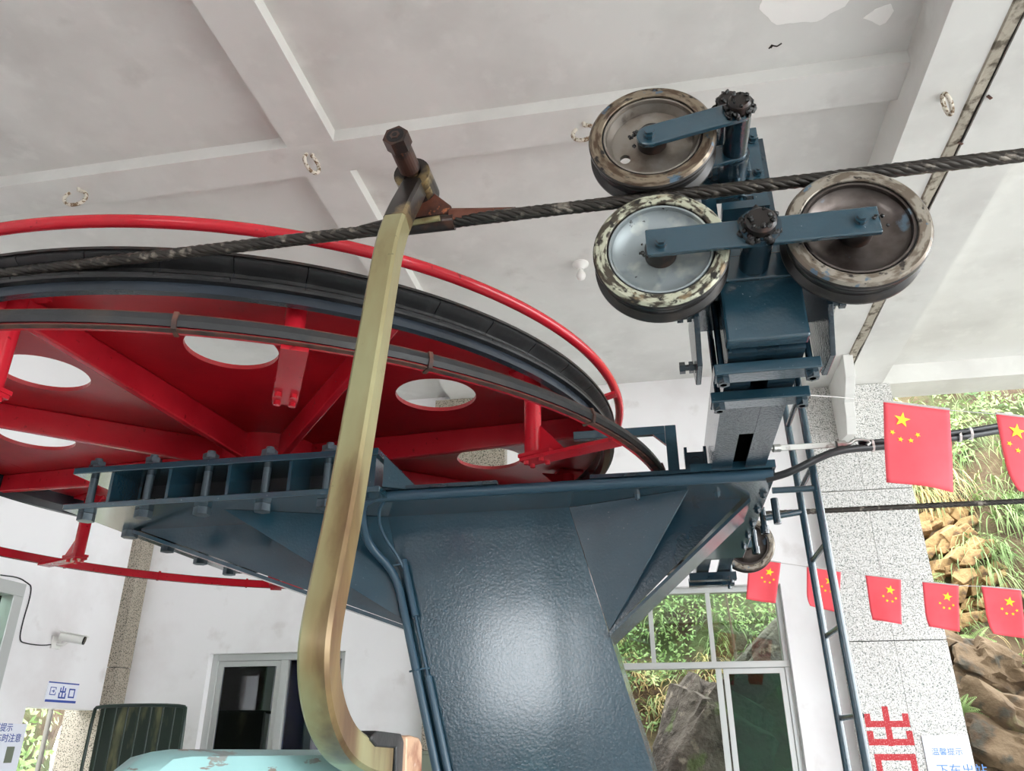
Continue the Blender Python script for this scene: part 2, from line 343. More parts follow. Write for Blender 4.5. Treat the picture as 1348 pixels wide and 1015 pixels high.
crack([(1012, 64), (1017, 60), (1023, 61), (1029, 57)], .006, ce, HC-.001); crack([(1014, 63), (1017, 59)], .012, ce, HC-.001)
crack([(1300, 126), (1305, 130)], .014, rb, HR-.006, 'rusty_edge', 'rust_spot'); crack([(1262, 187), (1267, 190)], .012, rb, HR-.006, 'rusty_edge', 'rust_spot')
# edge beam to the right of the pillar
struct(MB().box(2.085, XR, YW+.06, YW+.40, 2.885, HC+.02).build('trim_4', 'ceiling_paint'), 'white edge beam above the open hillside')
# walls -------------------------------------------------------------
ZT = HC
def wall_with_holes(mb, x0, x1, y0, y1, z0, z1, holes):
    """wall along X with rectangular holes (xa, xb, za, zb)"""
    xs = sorted({x0, x1, *[h[0] for h in holes], *[h[1] for h in holes]}); zs = sorted({z0, z1, *[h[2] for h in holes], *[h[3] for h in holes]})
    for i in range(len(xs)-1):
        for j in range(len(zs)-1):
            cx, cz = (xs[i]+xs[i+1])/2, (zs[j]+zs[j+1])/2
            if not any(h[0] < cx < h[1] and h[2] < cz < h[3] for h in holes): mb.box(xs[i], xs[i+1], y0, y1, zs[j], zs[j+1])
    return mb
WR = (-.92, .975, -.75, 1.165)       # right window hole (x0,x1,z0,z1)
WL = (-4.03, -2.735, -.75, .715)     # left window hole
bw = wall_with_holes(MB(), XL+.05, 1.36, YW, YW+.2, FL, ZT, [WR, WL]).build('wall_back', 'wall_paint'); struct(bw, 'white plastered end wall behind the wheel')
# left wall, along Y, with a doorway at its far end and a glazed door further forward
lw = MB()
DO = (5.73, YP, FL, .245)        # doorway
DW = (2.6, 5.40, FL, 1.12)           # glazed door opening
for (y0, y1, z0, z1) in ((YB, DW[0], FL, ZT), (DW[0], DW[1], DW[3], ZT), (DW[1], DO[0], FL, ZT), (DO[0], YP+.1, DO[3], ZT)):
    lw.box(XL-.2, XL, y0, y1, z0, z1)
lw = lw.build('wall_left', 'wall_paint'); struct(lw, 'white plastered side wall with a doorway')
# wall behind the camera; window shaped by column highlight, wide gap added for light
rw = wall_with_holes(MB(), XL, 5.2, YB-.2, YB, FL, ZT, [(-1.95, -.85, .25, 1.3), (2.7, 5.0, FL, 2.0)]).build('wall_front', 'wall_paint'); struct(rw, 'white wall with a wide gap added for light and a window opening')

# granite clad pillars: core and slabs
def pillar(x0, x1, y0, y1, top, joints, vj, mat, label, name):
    core = MB().box(x0+.02, x1-.02, y0+.02, y1, FL, top).build(name, 'dark_crack'); struct(core, label)
    zs = [FL]+joints+[top]; g = .0035
    xs = [x0]+vj+[x1]
    for i in range(len(zs)-1):
        for j in range(len(xs)-1):
            MB().box(xs[j]+(g/3 if j else 0), xs[j+1]-(g/3 if j < len(xs)-2 else 0), y0, y0+.025, zs[i]+g, zs[i+1]-g).build('granite_slab', mat, core)
        MB().box(x0, x0+.025, y0+.0255, y1-.001, zs[i]+g, zs[i+1]-g).build('granite_slab', mat, core)
        MB().box(x1-.025, x1, y0+.0255, y1-.001, zs[i]+g, zs[i+1]-g).build('granite_slab', mat, core)
    return core
pr = pillar(1.358, 2.083, YP, YW+.25, HR-.001, [-.52, .68, 1.86], [1.715], 'granite', 'speckled white granite double pillar with red painted characters', 'pillar')
pillar(XL-.33, -4.79, YP, YW+.0, ZT-.001, [-.6, .6, 1.8], [], 'granite_buff', 'buff granite corner pillar beside the doorway', 'pillar')
pillar(-1.98, -1.30, YP+.06, YW+.0, HA-.001, [-.6, .6, 1.8], [], 'granite_buff', 'granite pillar hidden behind the blue column', 'pillar')

# ------------------------------------------------------------------ windows and door
def rect_frame(mb, x0, x1, z0, z1, y0, y1, t):
    mb.box(x0, x0+t, y0, y1, z0, z1).box(x1-t, x1, y0, y1, z0, z1).box(x0+t, x1-t, y0, y1, z0, z0+t).box(x0+t, x1-t, y0, y1, z1-t, z1); return mb
w1 = rect_frame(MB(), *WR, YW+.08, YW+.16, .045).box(WR[0], WR[1], YW+.07, YW+.17, .525, .575).build('window_1', 'aluminium', bevel=.004)
struct(w1, 'aluminium framed window looking onto the green hillside')
for x in (-.09, .39): MB().box(x-.018, x+.018, YW+.08, YW+.15, .577, WR[3]-.045).build('mullion', 'aluminium', w1)
MB().box(.395, .44, YW+.10, YW+.14, WR[2]+.045, .523).build('mullion', 'aluminium', w1)
xs = [WR[0]+.045, -.108, -.072, .372, .408, WR[1]-.045]
for k in range(3): MB().box(xs[2*k]+.001, xs[2*k+1]-.001, YW+.115, YW+.119, .577, WR[3]-.046).build('pane', 'clear_glass', w1)
sash = rect_frame(MB(), .455, WR[1]-.046, WR[2]+.046, .523, YW+.095, YW+.125, .04).build('sliding_sash', 'aluminium', w1)
MB().box(.497, WR[1]-.087, YW+.108, YW+.112, WR[2]+.087, .482).build('pane', 'green_glass', sash)
w2 = rect_frame(MB(), *WL, YW+.07, YW+.15, .06).box(-3.36, -3.29, YW+.07, YW+.14, WL[2]+.06, WL[3]-.06).build('window_2', 'aluminium', bevel=.004)
struct(w2, 'aluminium framed window with dark blue glass')
s2 = rect_frame(MB(), WL[0]+.062, -3.362, WL[2]+.062, WL[3]-.062, YW+.085, YW+.12, .045).build('sliding_sash', 'aluminium', w2)
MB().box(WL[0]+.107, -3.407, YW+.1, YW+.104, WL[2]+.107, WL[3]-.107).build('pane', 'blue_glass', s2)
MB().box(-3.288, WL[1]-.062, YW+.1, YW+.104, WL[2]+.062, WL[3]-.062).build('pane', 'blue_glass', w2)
m = mk('blue_frame', srgb(58, 92, 170), .4)
MB().box(-3.287, -3.26, YW+.12, YW+.14, WL[2]+.062, WL[3]-.062).build('inner_strip', 'blue_frame', w2)
# dark room behind the blue window
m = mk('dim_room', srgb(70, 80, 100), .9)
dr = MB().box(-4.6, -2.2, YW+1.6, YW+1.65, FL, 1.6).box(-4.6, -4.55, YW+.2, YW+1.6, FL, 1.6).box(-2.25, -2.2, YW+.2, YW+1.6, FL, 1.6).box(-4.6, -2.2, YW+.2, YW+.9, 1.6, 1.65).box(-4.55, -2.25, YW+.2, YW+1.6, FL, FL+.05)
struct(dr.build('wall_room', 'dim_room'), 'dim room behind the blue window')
# glazed door in the left wall
d1 = MB()
for (y0, y1, z0, z1) in ((DW[0], DW[0]+.07, DW[2], DW[3]-.1), (DW[1]-.1, DW[1], DW[2], DW[3]-.1), (DW[0], DW[1], DW[3]-.1, DW[3]), (3.9, 3.97, DW[2], DW[3]-.1)):
    d1.box(XL-.15, XL+.03, y0, y1, z0, z1)
d1 = d1.build('door_1', 'aluminium', bevel=.004); struct(d1, 'aluminium framed glazed door in the side wall')
MB().box(XL-.08, XL-.075, 3.971, DW[1]-.101, DW[2], DW[3]-.101).build('pane', 'pale_green_glass', d1)
MB().box(XL-.08, XL-.075, DW[0]+.071, 3.899, DW[2], DW[3]-.101).build('pane', 'pale_green_glass', d1)

for k in range(20):
    y = 2.75+.13*k
    if abs(y-3.93) > .05: MB().cyl((XL-.12, y, FL), (XL-.12, y, 1.0), .008, 8).build('security_bar', 'zinc_steel', d1)
for z in (.1, .62): MB().box(XL-.13, XL-.11, 2.68, 5.29, z-.015, z+.015).build('security_rail', 'zinc_steel', d1)
# ------------------------------------------------------------------ bullwheel
CX, CY = -1.66, 3.04
HP = 1.19
bwheel = thing('bullwheel', (CX, CY, .95), 'huge red horizontal cable wheel with black rubber rim and round holes', 'wheel')
# disc with eight round holes
NH = 8; HA0 = math.radians(-71.2)
pm = MB(); RH, RC, RI, RO, NP = .152, .985, .68, 1.30, 40
def pol(r, a, z): return (CX+r*math.cos(a), CY+r*math.sin(a), z)
for k in range(NH):
    a = HA0+k*2*math.pi/NH; ha = math.pi/NH
    hole, edge = [], []
    for i in range(NP):
        t = 2*math.pi*i/NP; c, s_ = math.cos(t), math.sin(t)
        hx, hy = RC+RH*c, RH*s_
        hole.append((CX+hx*math.cos(a)-hy*math.sin(a), CY+hx*math.sin(a)+hy*math.cos(a)))
        q = max(abs(c), abs(s_)); u, v_ = c/q, s_/q
        r = RC+(u*(RO-RC) if u > 0 else u*(RC-RI)); g = a+v_*ha
        edge.append((CX+r*math.cos(g), CY+r*math.sin(g)))
    for z, fl_ in ((HP, 0), (HP+.016, 1)):
        vs = [(x, y, z) for x, y in hole]+[(x, y, z) for x, y in edge]
        pm.add(vs, [(i, (i+1) % NP, NP+(i+1) % NP, NP+i) for i in range(NP)])
    vs = [(x, y, HP) for x, y in hole]+[(x, y, HP+.016) for x, y in hole]
    pm.add(vs, [(i, (i+1) % NP, NP+(i+1) % NP, NP+i) for i in range(NP)])
pm.lathe([(.2, 0), (RI, 0), (RI, .016), (.2, .016)], (CX, CY, HP), n=96)
pm.lathe([(RO, 0), (1.486, 0), (1.486, .016), (RO, .016)], (CX, CY, HP), n=128)
pm.build('web_disc', 'red_plate', bwheel)
# rim: steel band and rubber segments
MB().lathe([(1.478, 1.099), (1.503, 1.099), (1.503, 1.1275), (1.487, 1.1345), (1.470, 1.1345)], (CX, CY, 0), n=180).build('lower_band', 'blue_black_steel', bwheel, smooth=40)
MB().lathe([(1.468, 1.135), (1.487, 1.135), (1.487, 1.215), (1.468, 1.215)], (CX, CY, 0), n=180).build('rim_drum', 'blue_black_steel', bwheel, smooth=40)
MB().lathe([(1.487, 1.212), (1.530, 1.212), (1.530, 1.220), (1.487, 1.220)], (CX, CY, 0), n=180).build('upper_flange', 'dark_oily', bwheel, smooth=40)
MB().lathe([(1.487, 1.128), (1.522, 1.128), (1.522, 1.136), (1.487, 1.136)], (CX, CY, 0), n=180).build('lower_flange', 'black_rubber', bwheel, smooth=40)
NS = 48
prof = [(1.4875, 1.1365), (1.520, 1.1365), (1.524, 1.142), (1.518, 1.150), (1.500, 1.158), (1.489, 1.166), (1.489, 1.178), (1.500, 1.186), (1.519, 1.196), (1.526, 1.203), (1.524, 1.2115), (1.4875, 1.2115)]
da = 2*math.pi/NS
seg = MB().lathe(prof, (CX, CY, 0), n=4, a0=0, a1=da*.985).build('rubber_segment', 'black_rubber', bwheel, smooth=30, origin=(CX, CY, 1.1365))
for k in range(1, NS): copy_of(seg, (CX, CY, 1.1365), bwheel, da*k)
# spokes
for k in range(NH):
    a = math.radians(-49.5)+k*2*math.pi/NH; c, s_ = math.cos(a), math.sin(a)
    p = [(r, z) for r, z in ((.19, 1.075), (1.465, 1.105), (1.465, HP), (.19, HP))]
    pts = [(CX+r*c+s_*.015, CY+r*s_-c*.015, z) for r, z in p]
    sp = MB().prism(pts, (-s_*.03, c*.03, 0)).build('spoke', 'red_paint', bwheel, bevel=.006)
MB().cyl((CX, CY, .94), (CX, CY, 1.30), .21, 48).build('hub', 'red_paint', bwheel, smooth=40)
MB().cyl((CX, CY, 1.0), (CX, CY, 1.03), .30, 48).build('hub_flange', 'red_paint', bwheel, smooth=40)
# upper hoop tube on short brackets
UR, UH = 1.553, 1.286
MB().tube([pol(UR, 2*math.pi*i/180, UH) for i in range(181)], .0185, 12, caps=False).build('guard_hoop', 'red_paint', bwheel, smooth=60)
for k in range(NH):
    a = math.radians(-6.5)+k*2*math.pi/NH
    MB().bar(pol(1.475, a, 1.235), pol(UR+.005, a, 1.255), .04, .012).build('hoop_bracket', 'red_paint', bwheel)
    MB().bar(pol(1.465, a, 1.20), pol(1.48, a, 1.24), .05, .012, (math.cos(a), math.sin(a), 0)).build('hoop_bracket', 'red_paint', bwheel)
# lower ring: red angle with rubber facing outside, straps
LR, LH = 1.718, .887
MB().lathe([(LR-.018, LH-.018), (LR+.006, LH-.018), (LR+.006, LH-.010), (LR-.008, LH-.010), (LR-.008, LH+.022), (LR-.018, LH+.022)], (CX, CY, 0), n=180).build('ring_angle', 'red_paint', bwheel, smooth=30)
MB().lathe([(LR-.0075, LH-.0095), (LR+.014, LH-.012), (LR+.019, LH+.002), (LR+.012, LH+.020), (LR-.0075, LH+.024)], (CX, CY, 0), n=180).build('rubber_facing', 'ring_rubber', bwheel, smooth=30)
MB().lathe([(LR-.0075, LH+.0245), (LR+.011, LH+.0212), (LR+.011, LH+.0232), (LR-.0075, LH+.0265)], (CX, CY, 0), n=180).build('edge_strip', 'rusty_edge', bwheel, smooth=30)
MB().lathe([(LR-.0075, LH-.0185), (LR+.010, LH-.0185), (LR+.0125, LH-.0160), (LR-.0075, LH-.0160)], (CX, CY, 0), n=180).build('edge_strip', 'rusty_edge', bwheel, smooth=30)
def strap(a):
    d = .0055/LR
    MB().lathe([(LR-.022, LH-.022), (LR+.018, LH-.021), (LR+.0235, LH+.002), (LR+.016, LH+.026), (LR-.022, LH+.030)], (CX, CY, 0), n=2, a0=a-d, a1=a+d).build('strap', 'red_paint' if 95 < math.degrees(a) % 360 < 185 else 'rusty_edge', bwheel)
for deg in (-110, -90, -69.7, -49.4, -29.8, -10, 10, 30, 50, 70, 90, 105, 120, 137, 154, 172, 192, 212, 232): strap(math.radians(deg))
# posts carrying the lower ring
for deg in (-60.6, -24, -94, 25, 70, 114, 158, -146):
    a = math.radians(deg); c, s_ = math.cos(a), math.sin(a); rp = 1.395
    post = MB().cyl(pol(rp, a, LH-.006), pol(rp, a, HP), .030, 24).build('post', 'red_paint', bwheel, smooth=40)
    MB().bar(pol(rp-.06, a, HP-.006), pol(rp+.06, a, HP-.006), .12, .012).build('post_foot', 'red_paint', post)
    MB().bar(pol(rp-.04, a, LH-.012), pol(rp+.085, a, LH-.012), .07, .012).build('post_plate', 'red_paint', post)
    arm = MB().bar(pol(rp-.035, a, LH-.025), pol(LR-.006, a, LH-.025), .066, .012).build('ring_arm', 'red_paint', bwheel)
    for u in (-.015, .045):
        for v_ in (-.02, .02):
            p = Vector(pol(rp+u, a, LH-.031))+Vector((-s_*v_, c*v_, 0))
            MB().cyl(p, p-Vector((0, 0, .012)), .0095, 6).build('arm_bolt', 'red_paint', arm)
    g = [pol(rp+.025, a, LH-.004), pol(rp+.12, a, LH-.004), pol(rp+.025, a, LH+.10)]
    MB().prism(g, (-s_*.008, c*.008, 0)).build('gusset', 'red_paint', post)
    g = [pol(rp-.025, a, HP-.012), pol(rp-.13, a, HP-.012), pol(rp-.025, a, HP-.10)]
    MB().prism(g, (-s_*.008, c*.008, 0)).build('gusset', 'red_paint', post)

# ------------------------------------------------------------------ steel support
frame = thing('steel_support', (-.5, 3.0, FL), 'blue-grey painted steel column with cantilever head carrying the wheel', 'steel frame')
H0 = .77                                   # underside of the head plate
T = 'teal_paint'; G = 'teal_gloss'
poly = [(-2.125, 2.43), (-.91, 2.43), (-.91, 2.545), (.395, 2.545), (.395, 3.76), (-1.10, 3.76), (-1.10, 3.66), (-2.125, 3.66)]
MB().prism([(x, y, H0) for x, y in poly], (0, 0, .022)).build('head_plate', T, frame, bevel=.003)
MB().box(-2.115, -.925, 2.43, 3.65, .905, .93).build('bearing_plate', T, frame, bevel=.003)
hx = [-2.075+.235*i for i in range(6)]; hy = [2.50+.262*i for i in range(5)]
hx = hx[:5]
spots = [(x, 2.50) for x in hx]+[(hx[0], y) for y in hy[1:]]+[(x, hy[4]) for x in hx[1:]]
for x, y in spots:
    bl = MB().cyl((x, y, H0-.006), (x, y, .985), .0145, 14)
    bl.cyl((x, y, H0-.028), (x, y, H0-.001), .031, 6, ph=random.random()).cyl((x, y, .931), (x, y, .955), .030, 6, ph=random.random()).cyl((x, y, .956), (x, y, .972), .029, 6, ph=random.random())
    bl.build('anchor_bolt', 'bolt_steel', frame)
for i in range(4):
    x = hx[i]+.1175
    for y0, y1 in ((2.445, 2.60), (3.49, 3.64)): MB().box(x-.006, x+.006, y0, y1, H0+.022, .905).build('stiffener', T, frame)
    yy = hy[i]+.131
    for x0, x1 in ((-2.10, -1.96),): MB().box(x0, x1, yy-.006, yy+.006, H0+.022, .905).build('stiffener', T, frame)
MB().box(-1.95, -1.0, 2.62, 3.47, H0+.022, .905).build('bearing_housing', 'black_plastic', frame)
for i in range(4): MB().box(hx[i]+.05, hx[i]+.185, 2.612, 2.62, H0+.03, H0+.085).build('housing_rib', 'dark_green_paint', frame)
MB().cyl((CX, CY, .90), (CX, CY, .945), .26, 40).build('bearing_cap', G, frame, smooth=40)
# upright fin at the end of the bearing seat
MB().prism([(-.915, 2.47, .915), (-.80, 2.54, .800), (-.915, 2.47, .800)], (.004, .014, 0)).build('fin', T, frame)
MB().box(-.955, -.935, 2.445, 3.60, .792, .905).build('end_wall', T, frame)
# column: leaning box
def cx_at(z): return .235*(H0-z)/.855
cw0, cw1 = -.985, -.300
zb = FL
for nm, pts, off in (('column_front', [(cw0, 2.75, H0), (cw1, 2.75, H0), (cw1+cx_at(zb), 2.75, zb), (cw0+cx_at(zb), 2.75, zb)], (0, .012, 0)),
                     ('column_back', [(cw0, 3.27, H0), (cw1, 3.27, H0), (cw1+cx_at(zb), 3.27, zb), (cw0+cx_at(zb), 3.27, zb)], (0, .012, 0)),
                     ('column_side', [(cw0, 2.7621, H0), (cw0, 3.2699, H0), (cw0+cx_at(zb), 3.2699, zb), (cw0+cx_at(zb), 2.7621, zb)], (.012, 0, 0)),
                     ('column_side', [(cw1, 2.7621, H0), (cw1, 3.2699, H0), (cw1+cx_at(zb), 3.2699, zb), (cw1+cx_at(zb), 2.7621, zb)], (-.012, 0, 0))):
    MB().prism(pts, off).build(nm, T, frame)
MB().box(cw0+cx_at(zb)-.15, cw1+cx_at(zb)+.15, 2.6, 3.42, zb, zb+.03).build('base_plate', T, frame)
# cantilever webs and sloping bottom flanges
zr, zl = .33, .365
xr, xl_ = cw1+cx_at(zr), cw0+cx_at(zl)
for y in (2.752,):
    MB().prism([(cw1+.001, y, H0), (.305, y, H0), (.305, y, H0-.004), (xr+.001, y, zr)], (0, .010, 0)).build('web_plate', G, frame)
    MB().prism([(cw0-.001, y, H0), (-2.02, y, H0), (-2.02, y, H0-.004), (xl_-.001, y, zl)], (0, .010, 0)).build('web_plate', T, frame)
def flange(x0, z0, x1, z1, y0, y1, mat):
    MB().prism([(x0, y0, z0), (x1, y0, z1), (x1, y1, z1), (x0, y1, z0)], (0, 0, -.014)).build('bottom_flange', mat, frame)
flange(.335, H0-.002, xr, zr-.002, 2.735, 3.02, G)
flange(-2.045, H0-.002, xl_, zl-.002, 2.735, 3.02, T)
MB().prism([(cw1+.002, 2.749, H0-.001), (.12, 2.60, H0-.001), (xr+.002, 2.749, zr+.005)], (.003, .009, 0)).build('gusset', T, frame)
MB().prism([(cw0-.002, 2.749, H0-.001), (-1.54, 2.535, H0-.001), (xl_-.002, 2.749, zl+.01)], (-.003, .009, 0)).build('gusset', T, frame)
# cross beam of two channels
BX = .283; BB, BT = .806, .965
for x0, x1 in ((.198, .262), (.304, .368)):
    MB().box(x0, x1, 1.66, 4.68, BB, BB+.012).box(x0, x1, 1.66, 4.68, BT-.012, BT).box(x0 if x0 < BX-.05 else x1-.012, x0+.012 if x0 < BX-.05 else x1, 1.66, 4.68, BB+.012, BT-.012).build('cross_channel', G, frame)
MB().box(.262, .304, 1.66, 4.68, BT-.02, BT-.008).build('spacer_and_slot_shade', 'hollow_shade', frame)  # black strip closing the slot, its colour stands for the shade inside
MB().box(.262, .304, 2.0, 2.2, BB+.001, BB+.012).build('spacer_and_slot_shade', G, frame)
MB().box(.262, .304, 1.66, 1.70, BB+.001, BB+.012).build('spacer_and_slot_shade', G, frame)
# end cap box on the near tip
MB().box(.192, .374, 1.615, 1.658, BB+.008, BT+.01).build('end_cap', T, frame, bevel=.006)
for i in range(5):
    p = (.375, 2.70+.2*i, H0)
    bolt(frame, p, (0, 0, -1), .012, .012, G)
for x, y in ((-.05, 2.64), (.22, 2.66)): bolt(frame, (x, y, H0), (0, 0, -1), .010, .012, T)
MB().box(.27, .40, 2.545, 3.74, .7925, .806).build('seat_plate', G, frame)
# conduit tray along the near edge
MB().tube([(-.95+.02*i, 2.53, .782) for i in range(68)], .019, 12).build('conduit', 'teal_pipe', frame, smooth=60)
for x0, x1, dy in ((-.955, -.52, 0), (-.20, .06, .002), (.06, .30, 0)):
    MB().box(x0, x1, 2.512+dy, 2.548, .7995, .8125).build('conduit_cover', G, frame)
MB().box(.13, .40, 2.508, 2.5446, .8005, .826).build('conduit_cover', T, frame)
# pipes running down the column's left edge
def colx(z, off): return cw0+cx_at(z)+off
path = [(-.935, 2.53, .782), (-.99, 2.535, .775), (-1.02, 2.56, .75), (-1.025, 2.60, .70)]
path += [(-1.02+.0, 2.66, .64)]+[(colx(z, -.008), 2.725, z) for z in (.55, .4, .2, 0, -.4, -.9, FL)]
def smoothpath(p, it=2):
    p = [Vector(q) for q in p]
    for _ in range(it):
        o = [p[0]]
        for i in range(len(p)-1): o += [p[i].lerp(p[i+1], .25), p[i].lerp(p[i+1], .75)]
        p = o+[p[-1]]
    return p
pp = MB().tube(smoothpath(path), .0145, 12).build('downpipe', 'teal_pipe', frame, smooth=60)
path2 = [(-.93, 2.54, .77), (-.965, 2.58, .745), (-.97, 2.64, .68)]+[(colx(z, .026), 2.738, z) for z in (.58, .4, .2, 0, -.4, -.9, FL)]
p2 = MB().tube(smoothpath(path2), .0055, 8).build('thin_cable', 'teal_pipe', frame, smooth=60)
for z0, z1 in ((.60, .40), (.20, -.7)):
    MB().tube([(colx(z0+(z1-z0)*t, .028), 2.731, z0+(z1-z0)*t) for t in (0, .5, 1)], .0125, 12).build('cable_sleeve', 'teal_pipe', p2, smooth=60)
for z in (.575, .215):
    MB().tube([(colx(z, -.03), 2.72, z), (colx(z, -.008), 2.708, z+.003), (colx(z, .025), 2.722, z+.01), (colx(z, .032), 2.745, z+.012)], .0035, 6).build('pipe_tie', 'teal_pipe', pp)
# small flat-bar arch and a sensor housing on the beam
af = MB().box(.062, .100, 2.60, 2.625, .792, 1.005).build('switch_post', T, frame, bevel=.002)
MB().box(-.26, .0615, 2.60, 2.625, .975, 1.005).build('switch_arm', T, frame, bevel=.002)
MB().prism([(.0615, 2.602, .9745), (.0615, 2.602, .935), (.02, 2.602, .9745)], (0, .02, 0)).build('switch_gusset', T, frame)
sh = MB().box(.125, .185, 2.60, 2.612, .80, .90).box(.118, .128, 2.56, 2.612, .80, .905).box(.182, .192, 2.56, 2.612, .80, .905).build('sensor_housing', G, frame)
MB().lathe([(.016, 0), (.022, 0), (.022, .008), (.016, .008)], (.155, 2.591, .865), 'Y', 20).build('sensor_rim', G, sh)
MB().tube(smoothpath([(.155, 2.56, .80), (.16, 2.54, .825), (.18, 2.53, .83), (.2, 2.52, .80)]), .005, 8).build('sensor_cable', 'black_plastic', sh, smooth=60)

# ------------------------------------------------------------------ sheave assemblies
def holed_disc(mb, o, RI, RO, RC, RH, NH, y0, y1, ph):
    NP = 48
    for k in range(NH):
        a = ph+k*2*math.pi/NH; ha = math.pi/NH; hole, edge = [], []
        for i in range(NP):
            t = 2*math.pi*i/NP; c, s_ = math.cos(t), math.sin(t); hx, hy = RC+RH*c, RH*s_
            hole.append((o[0]+hx*math.cos(a)-hy*math.sin(a), o[2]+hx*math.sin(a)+hy*math.cos(a)))
            q = max(abs(c), abs(s_)); u, v_ = c/q, s_/q; r = RC+(u*(RO-RC) if u > 0 else u*(RC-RI)); g = a+v_*ha
            edge.append((o[0]+r*math.cos(g), o[2]+r*math.sin(g)))
        for y in (y0, y1):
            mb.add([(x, o[1]+y, z) for x, z in hole]+[(x, o[1]+y, z) for x, z in edge], [(i, (i+1) % NP, NP+(i+1) % NP, NP+i) for i in range(NP)])
        mb.add([(x, o[1]+y0, z) for x, z in hole]+[(x, o[1]+y1, z) for x, z in hole], [(i, (i+1) % NP, NP+(i+1) % NP, NP+i) for i in range(NP)])
    return mb
def sheave(asm, x, y, z, R, tread, dish, name='sheave', holes=0, ph=0):
    """grooved wheel, axis along Y; y = mid plane"""
    o = (x, y, z); hw = .040
    prof = [(.1175, -hw+.006), (R-.004, -hw+.004), (R, -hw+.008), (R, -hw+.014), (R-.006, -hw+.020), (R-.003, -hw+.024), (R-.009, -.010), (R-.010, .010), (R-.003, hw-.024), (R-.006, hw-.020), (R, hw-.014), (R, hw-.008), (R-.004, hw-.004), (.1175, hw-.006)]
    s_ = MB().lathe(prof, o, 'Y', 72).build(name, 'sheave_rubber', asm, smooth=35, origin=o)
    MB().lathe([(.121, -hw-.001), (.123, -hw-.003), (R-.008, -hw-.003), (R-.002, -hw+.003), (.121, -hw+.0035)], o, 'Y', 72).build('face_ring', tread, s_, smooth=35, origin=o)
    MB().lathe([(.1105, -hw+.006), (.1120, -hw+.001), (.1165, -hw+.001), (.1172, hw-.006), (.1105, hw-.006)], o, 'Y', 64).build('snap_ring', dish, s_, smooth=30, origin=o)
    if holes:
        d_ = holed_disc(MB(), o, .026, .098, .078, .0135, holes, -.010, .002, ph)
        d_.lathe([(.098, -.010), (.1095, -.030), (.1095, .03), (.098, .002)], o, 'Y', 64, closed=False)
    else: d_ = MB().lathe([(.026, -.012), (.072, -.010), (.100, -.016), (.1095, -.030), (.1095, .03), (.100, .016), (.026, .012)], o, 'Y', 64)
    d_.build('wheel_disc', dish, s_, smooth=50, origin=o)
    MB().lathe([(.010, -.048), (.030, -.048), (.036, -.040), (.036, .040), (.030, .048), (.010, .048)], o, 'Y', 32).build('bearing_hub', 'dark_oily', s_, smooth=40)
    return s_
def blob(mb, p, r, n=10, seed=0, sq=1):
    rnd = random.Random(seed)
    for i in range(n):
        a = rnd.random()*2*math.pi; q = Vector((p[0]+math.cos(a)*r*rnd.uniform(.75, 1.1), p[1]+rnd.uniform(-.008, .008), p[2]+math.sin(a)*r*rnd.uniform(.75, 1.1)))
        rr = r*rnd.uniform(.12, .3); vs = []; fs = []
        for u in range(5):
            for v_ in range(8):
                t, f = math.pi*u/4, 2*math.pi*v_/8; k = rr*(1+.25*rnd.uniform(-1, 1))
                vs.append(q+Vector((math.sin(t)*math.cos(f), math.sin(t)*math.sin(f), math.cos(t)))*k)
        for u in range(4):
            for v_ in range(8): fs.append((u*8+v_, u*8+(v_+1) % 8, (u+1)*8+(v_+1) % 8, (u+1)*8+v_))
        mb.add(vs, fs)
    return mb
def pin_cap(asm, x, y, z, r, l, seed):
    c = MB().cyl((x, y, z), (x, y-l, z), r, 28).cyl((x, y-l, z), (x, y-l-.006, z), r, 28, r2=r*.8).build('pin_head', 'dark_oily', asm, smooth=40)
    blob(blob(MB(), (x, y-.006, z), r*1.2, 46, seed), (x, y-l-.002, z), r*.7, 30, seed+50).build('grease', 'grease', c, smooth=60)
    return c
def arm_plate(asm, pts, y, th, half, mat=T, name='rocker_arm'):
    """flat arm with rounded ends through two points (x, z)"""
    (x0, z0), (x1, z1) = pts; d = Vector((x1-x0, 0, z1-z0)).normalized(); n = Vector((-d.z, 0, d.x)); out = []
    for (c, s0) in (((x0, z0), math.pi/2), ((x1, z1), -math.pi/2)):
        for i in range(9):
            t = s0+math.pi*i/8
            p = Vector((c[0], y, c[1]))+d*math.cos(t)*half+n*math.sin(t)*half; out.append(p)
    return MB().prism(out, (0, th, 0)).build(name, mat, asm, bevel=.003)
RY = 1.540                                  # rope plane
sa = thing('sheave_assembly', (.28, 1.75, .80), 'blue steel bracket with three grooved rope sheaves under the ceiling', 'sheave assembly')
sheave(sa, .062, RY, 1.006, .1525, 'green_worn_tread', 'blue_dish')
sheave(sa, .4815, RY, 1.008, .1525, 'worn_tread', 'dark_steel_dish')
us = sheave(sa, .067, RY, 1.332, .1535, 'rust_worn_tread', 'steel_dish', holes=2, ph=math.radians(210))
# lower rocker: square ended bar
for y in (RY-.078, RY+.062):
    a = math.atan2(-.002, .44)
    ra = MB().prism([(.030, y, .966), (.517, y, .963), (.517, y, 1.030), (.030, y, 1.033)], (0, .014, 0)).build('rocker_arm', T, sa, bevel=.003)
    if y < RY:
        for x, z in ((.062, .992), (.478, .998)):
            MB().cyl((x, y, z), (x, y-.010, z), .014, 20).cyl((x, y-.01, z), (x, y-.018, z), .011, 6).cyl((x, y-.018, z), (x, y-.0185, z), .004, 8).build('axle_nut', T, ra)
            blob(MB(), (x-.03 if x < .3 else x+.035, y+.004, z-.01), .018, 8, int(x*100)).build('grease', 'grease', ra, smooth=60)
pin_cap(sa, .273, RY-.078, 1.004, .033, .030, 3)
MB().lathe([(.03, 0), (.044, 0), (.044, .012), (.03, .012)], (.273, RY-.0905, 1.004), 'Y', 28).build('washer', G, sa)
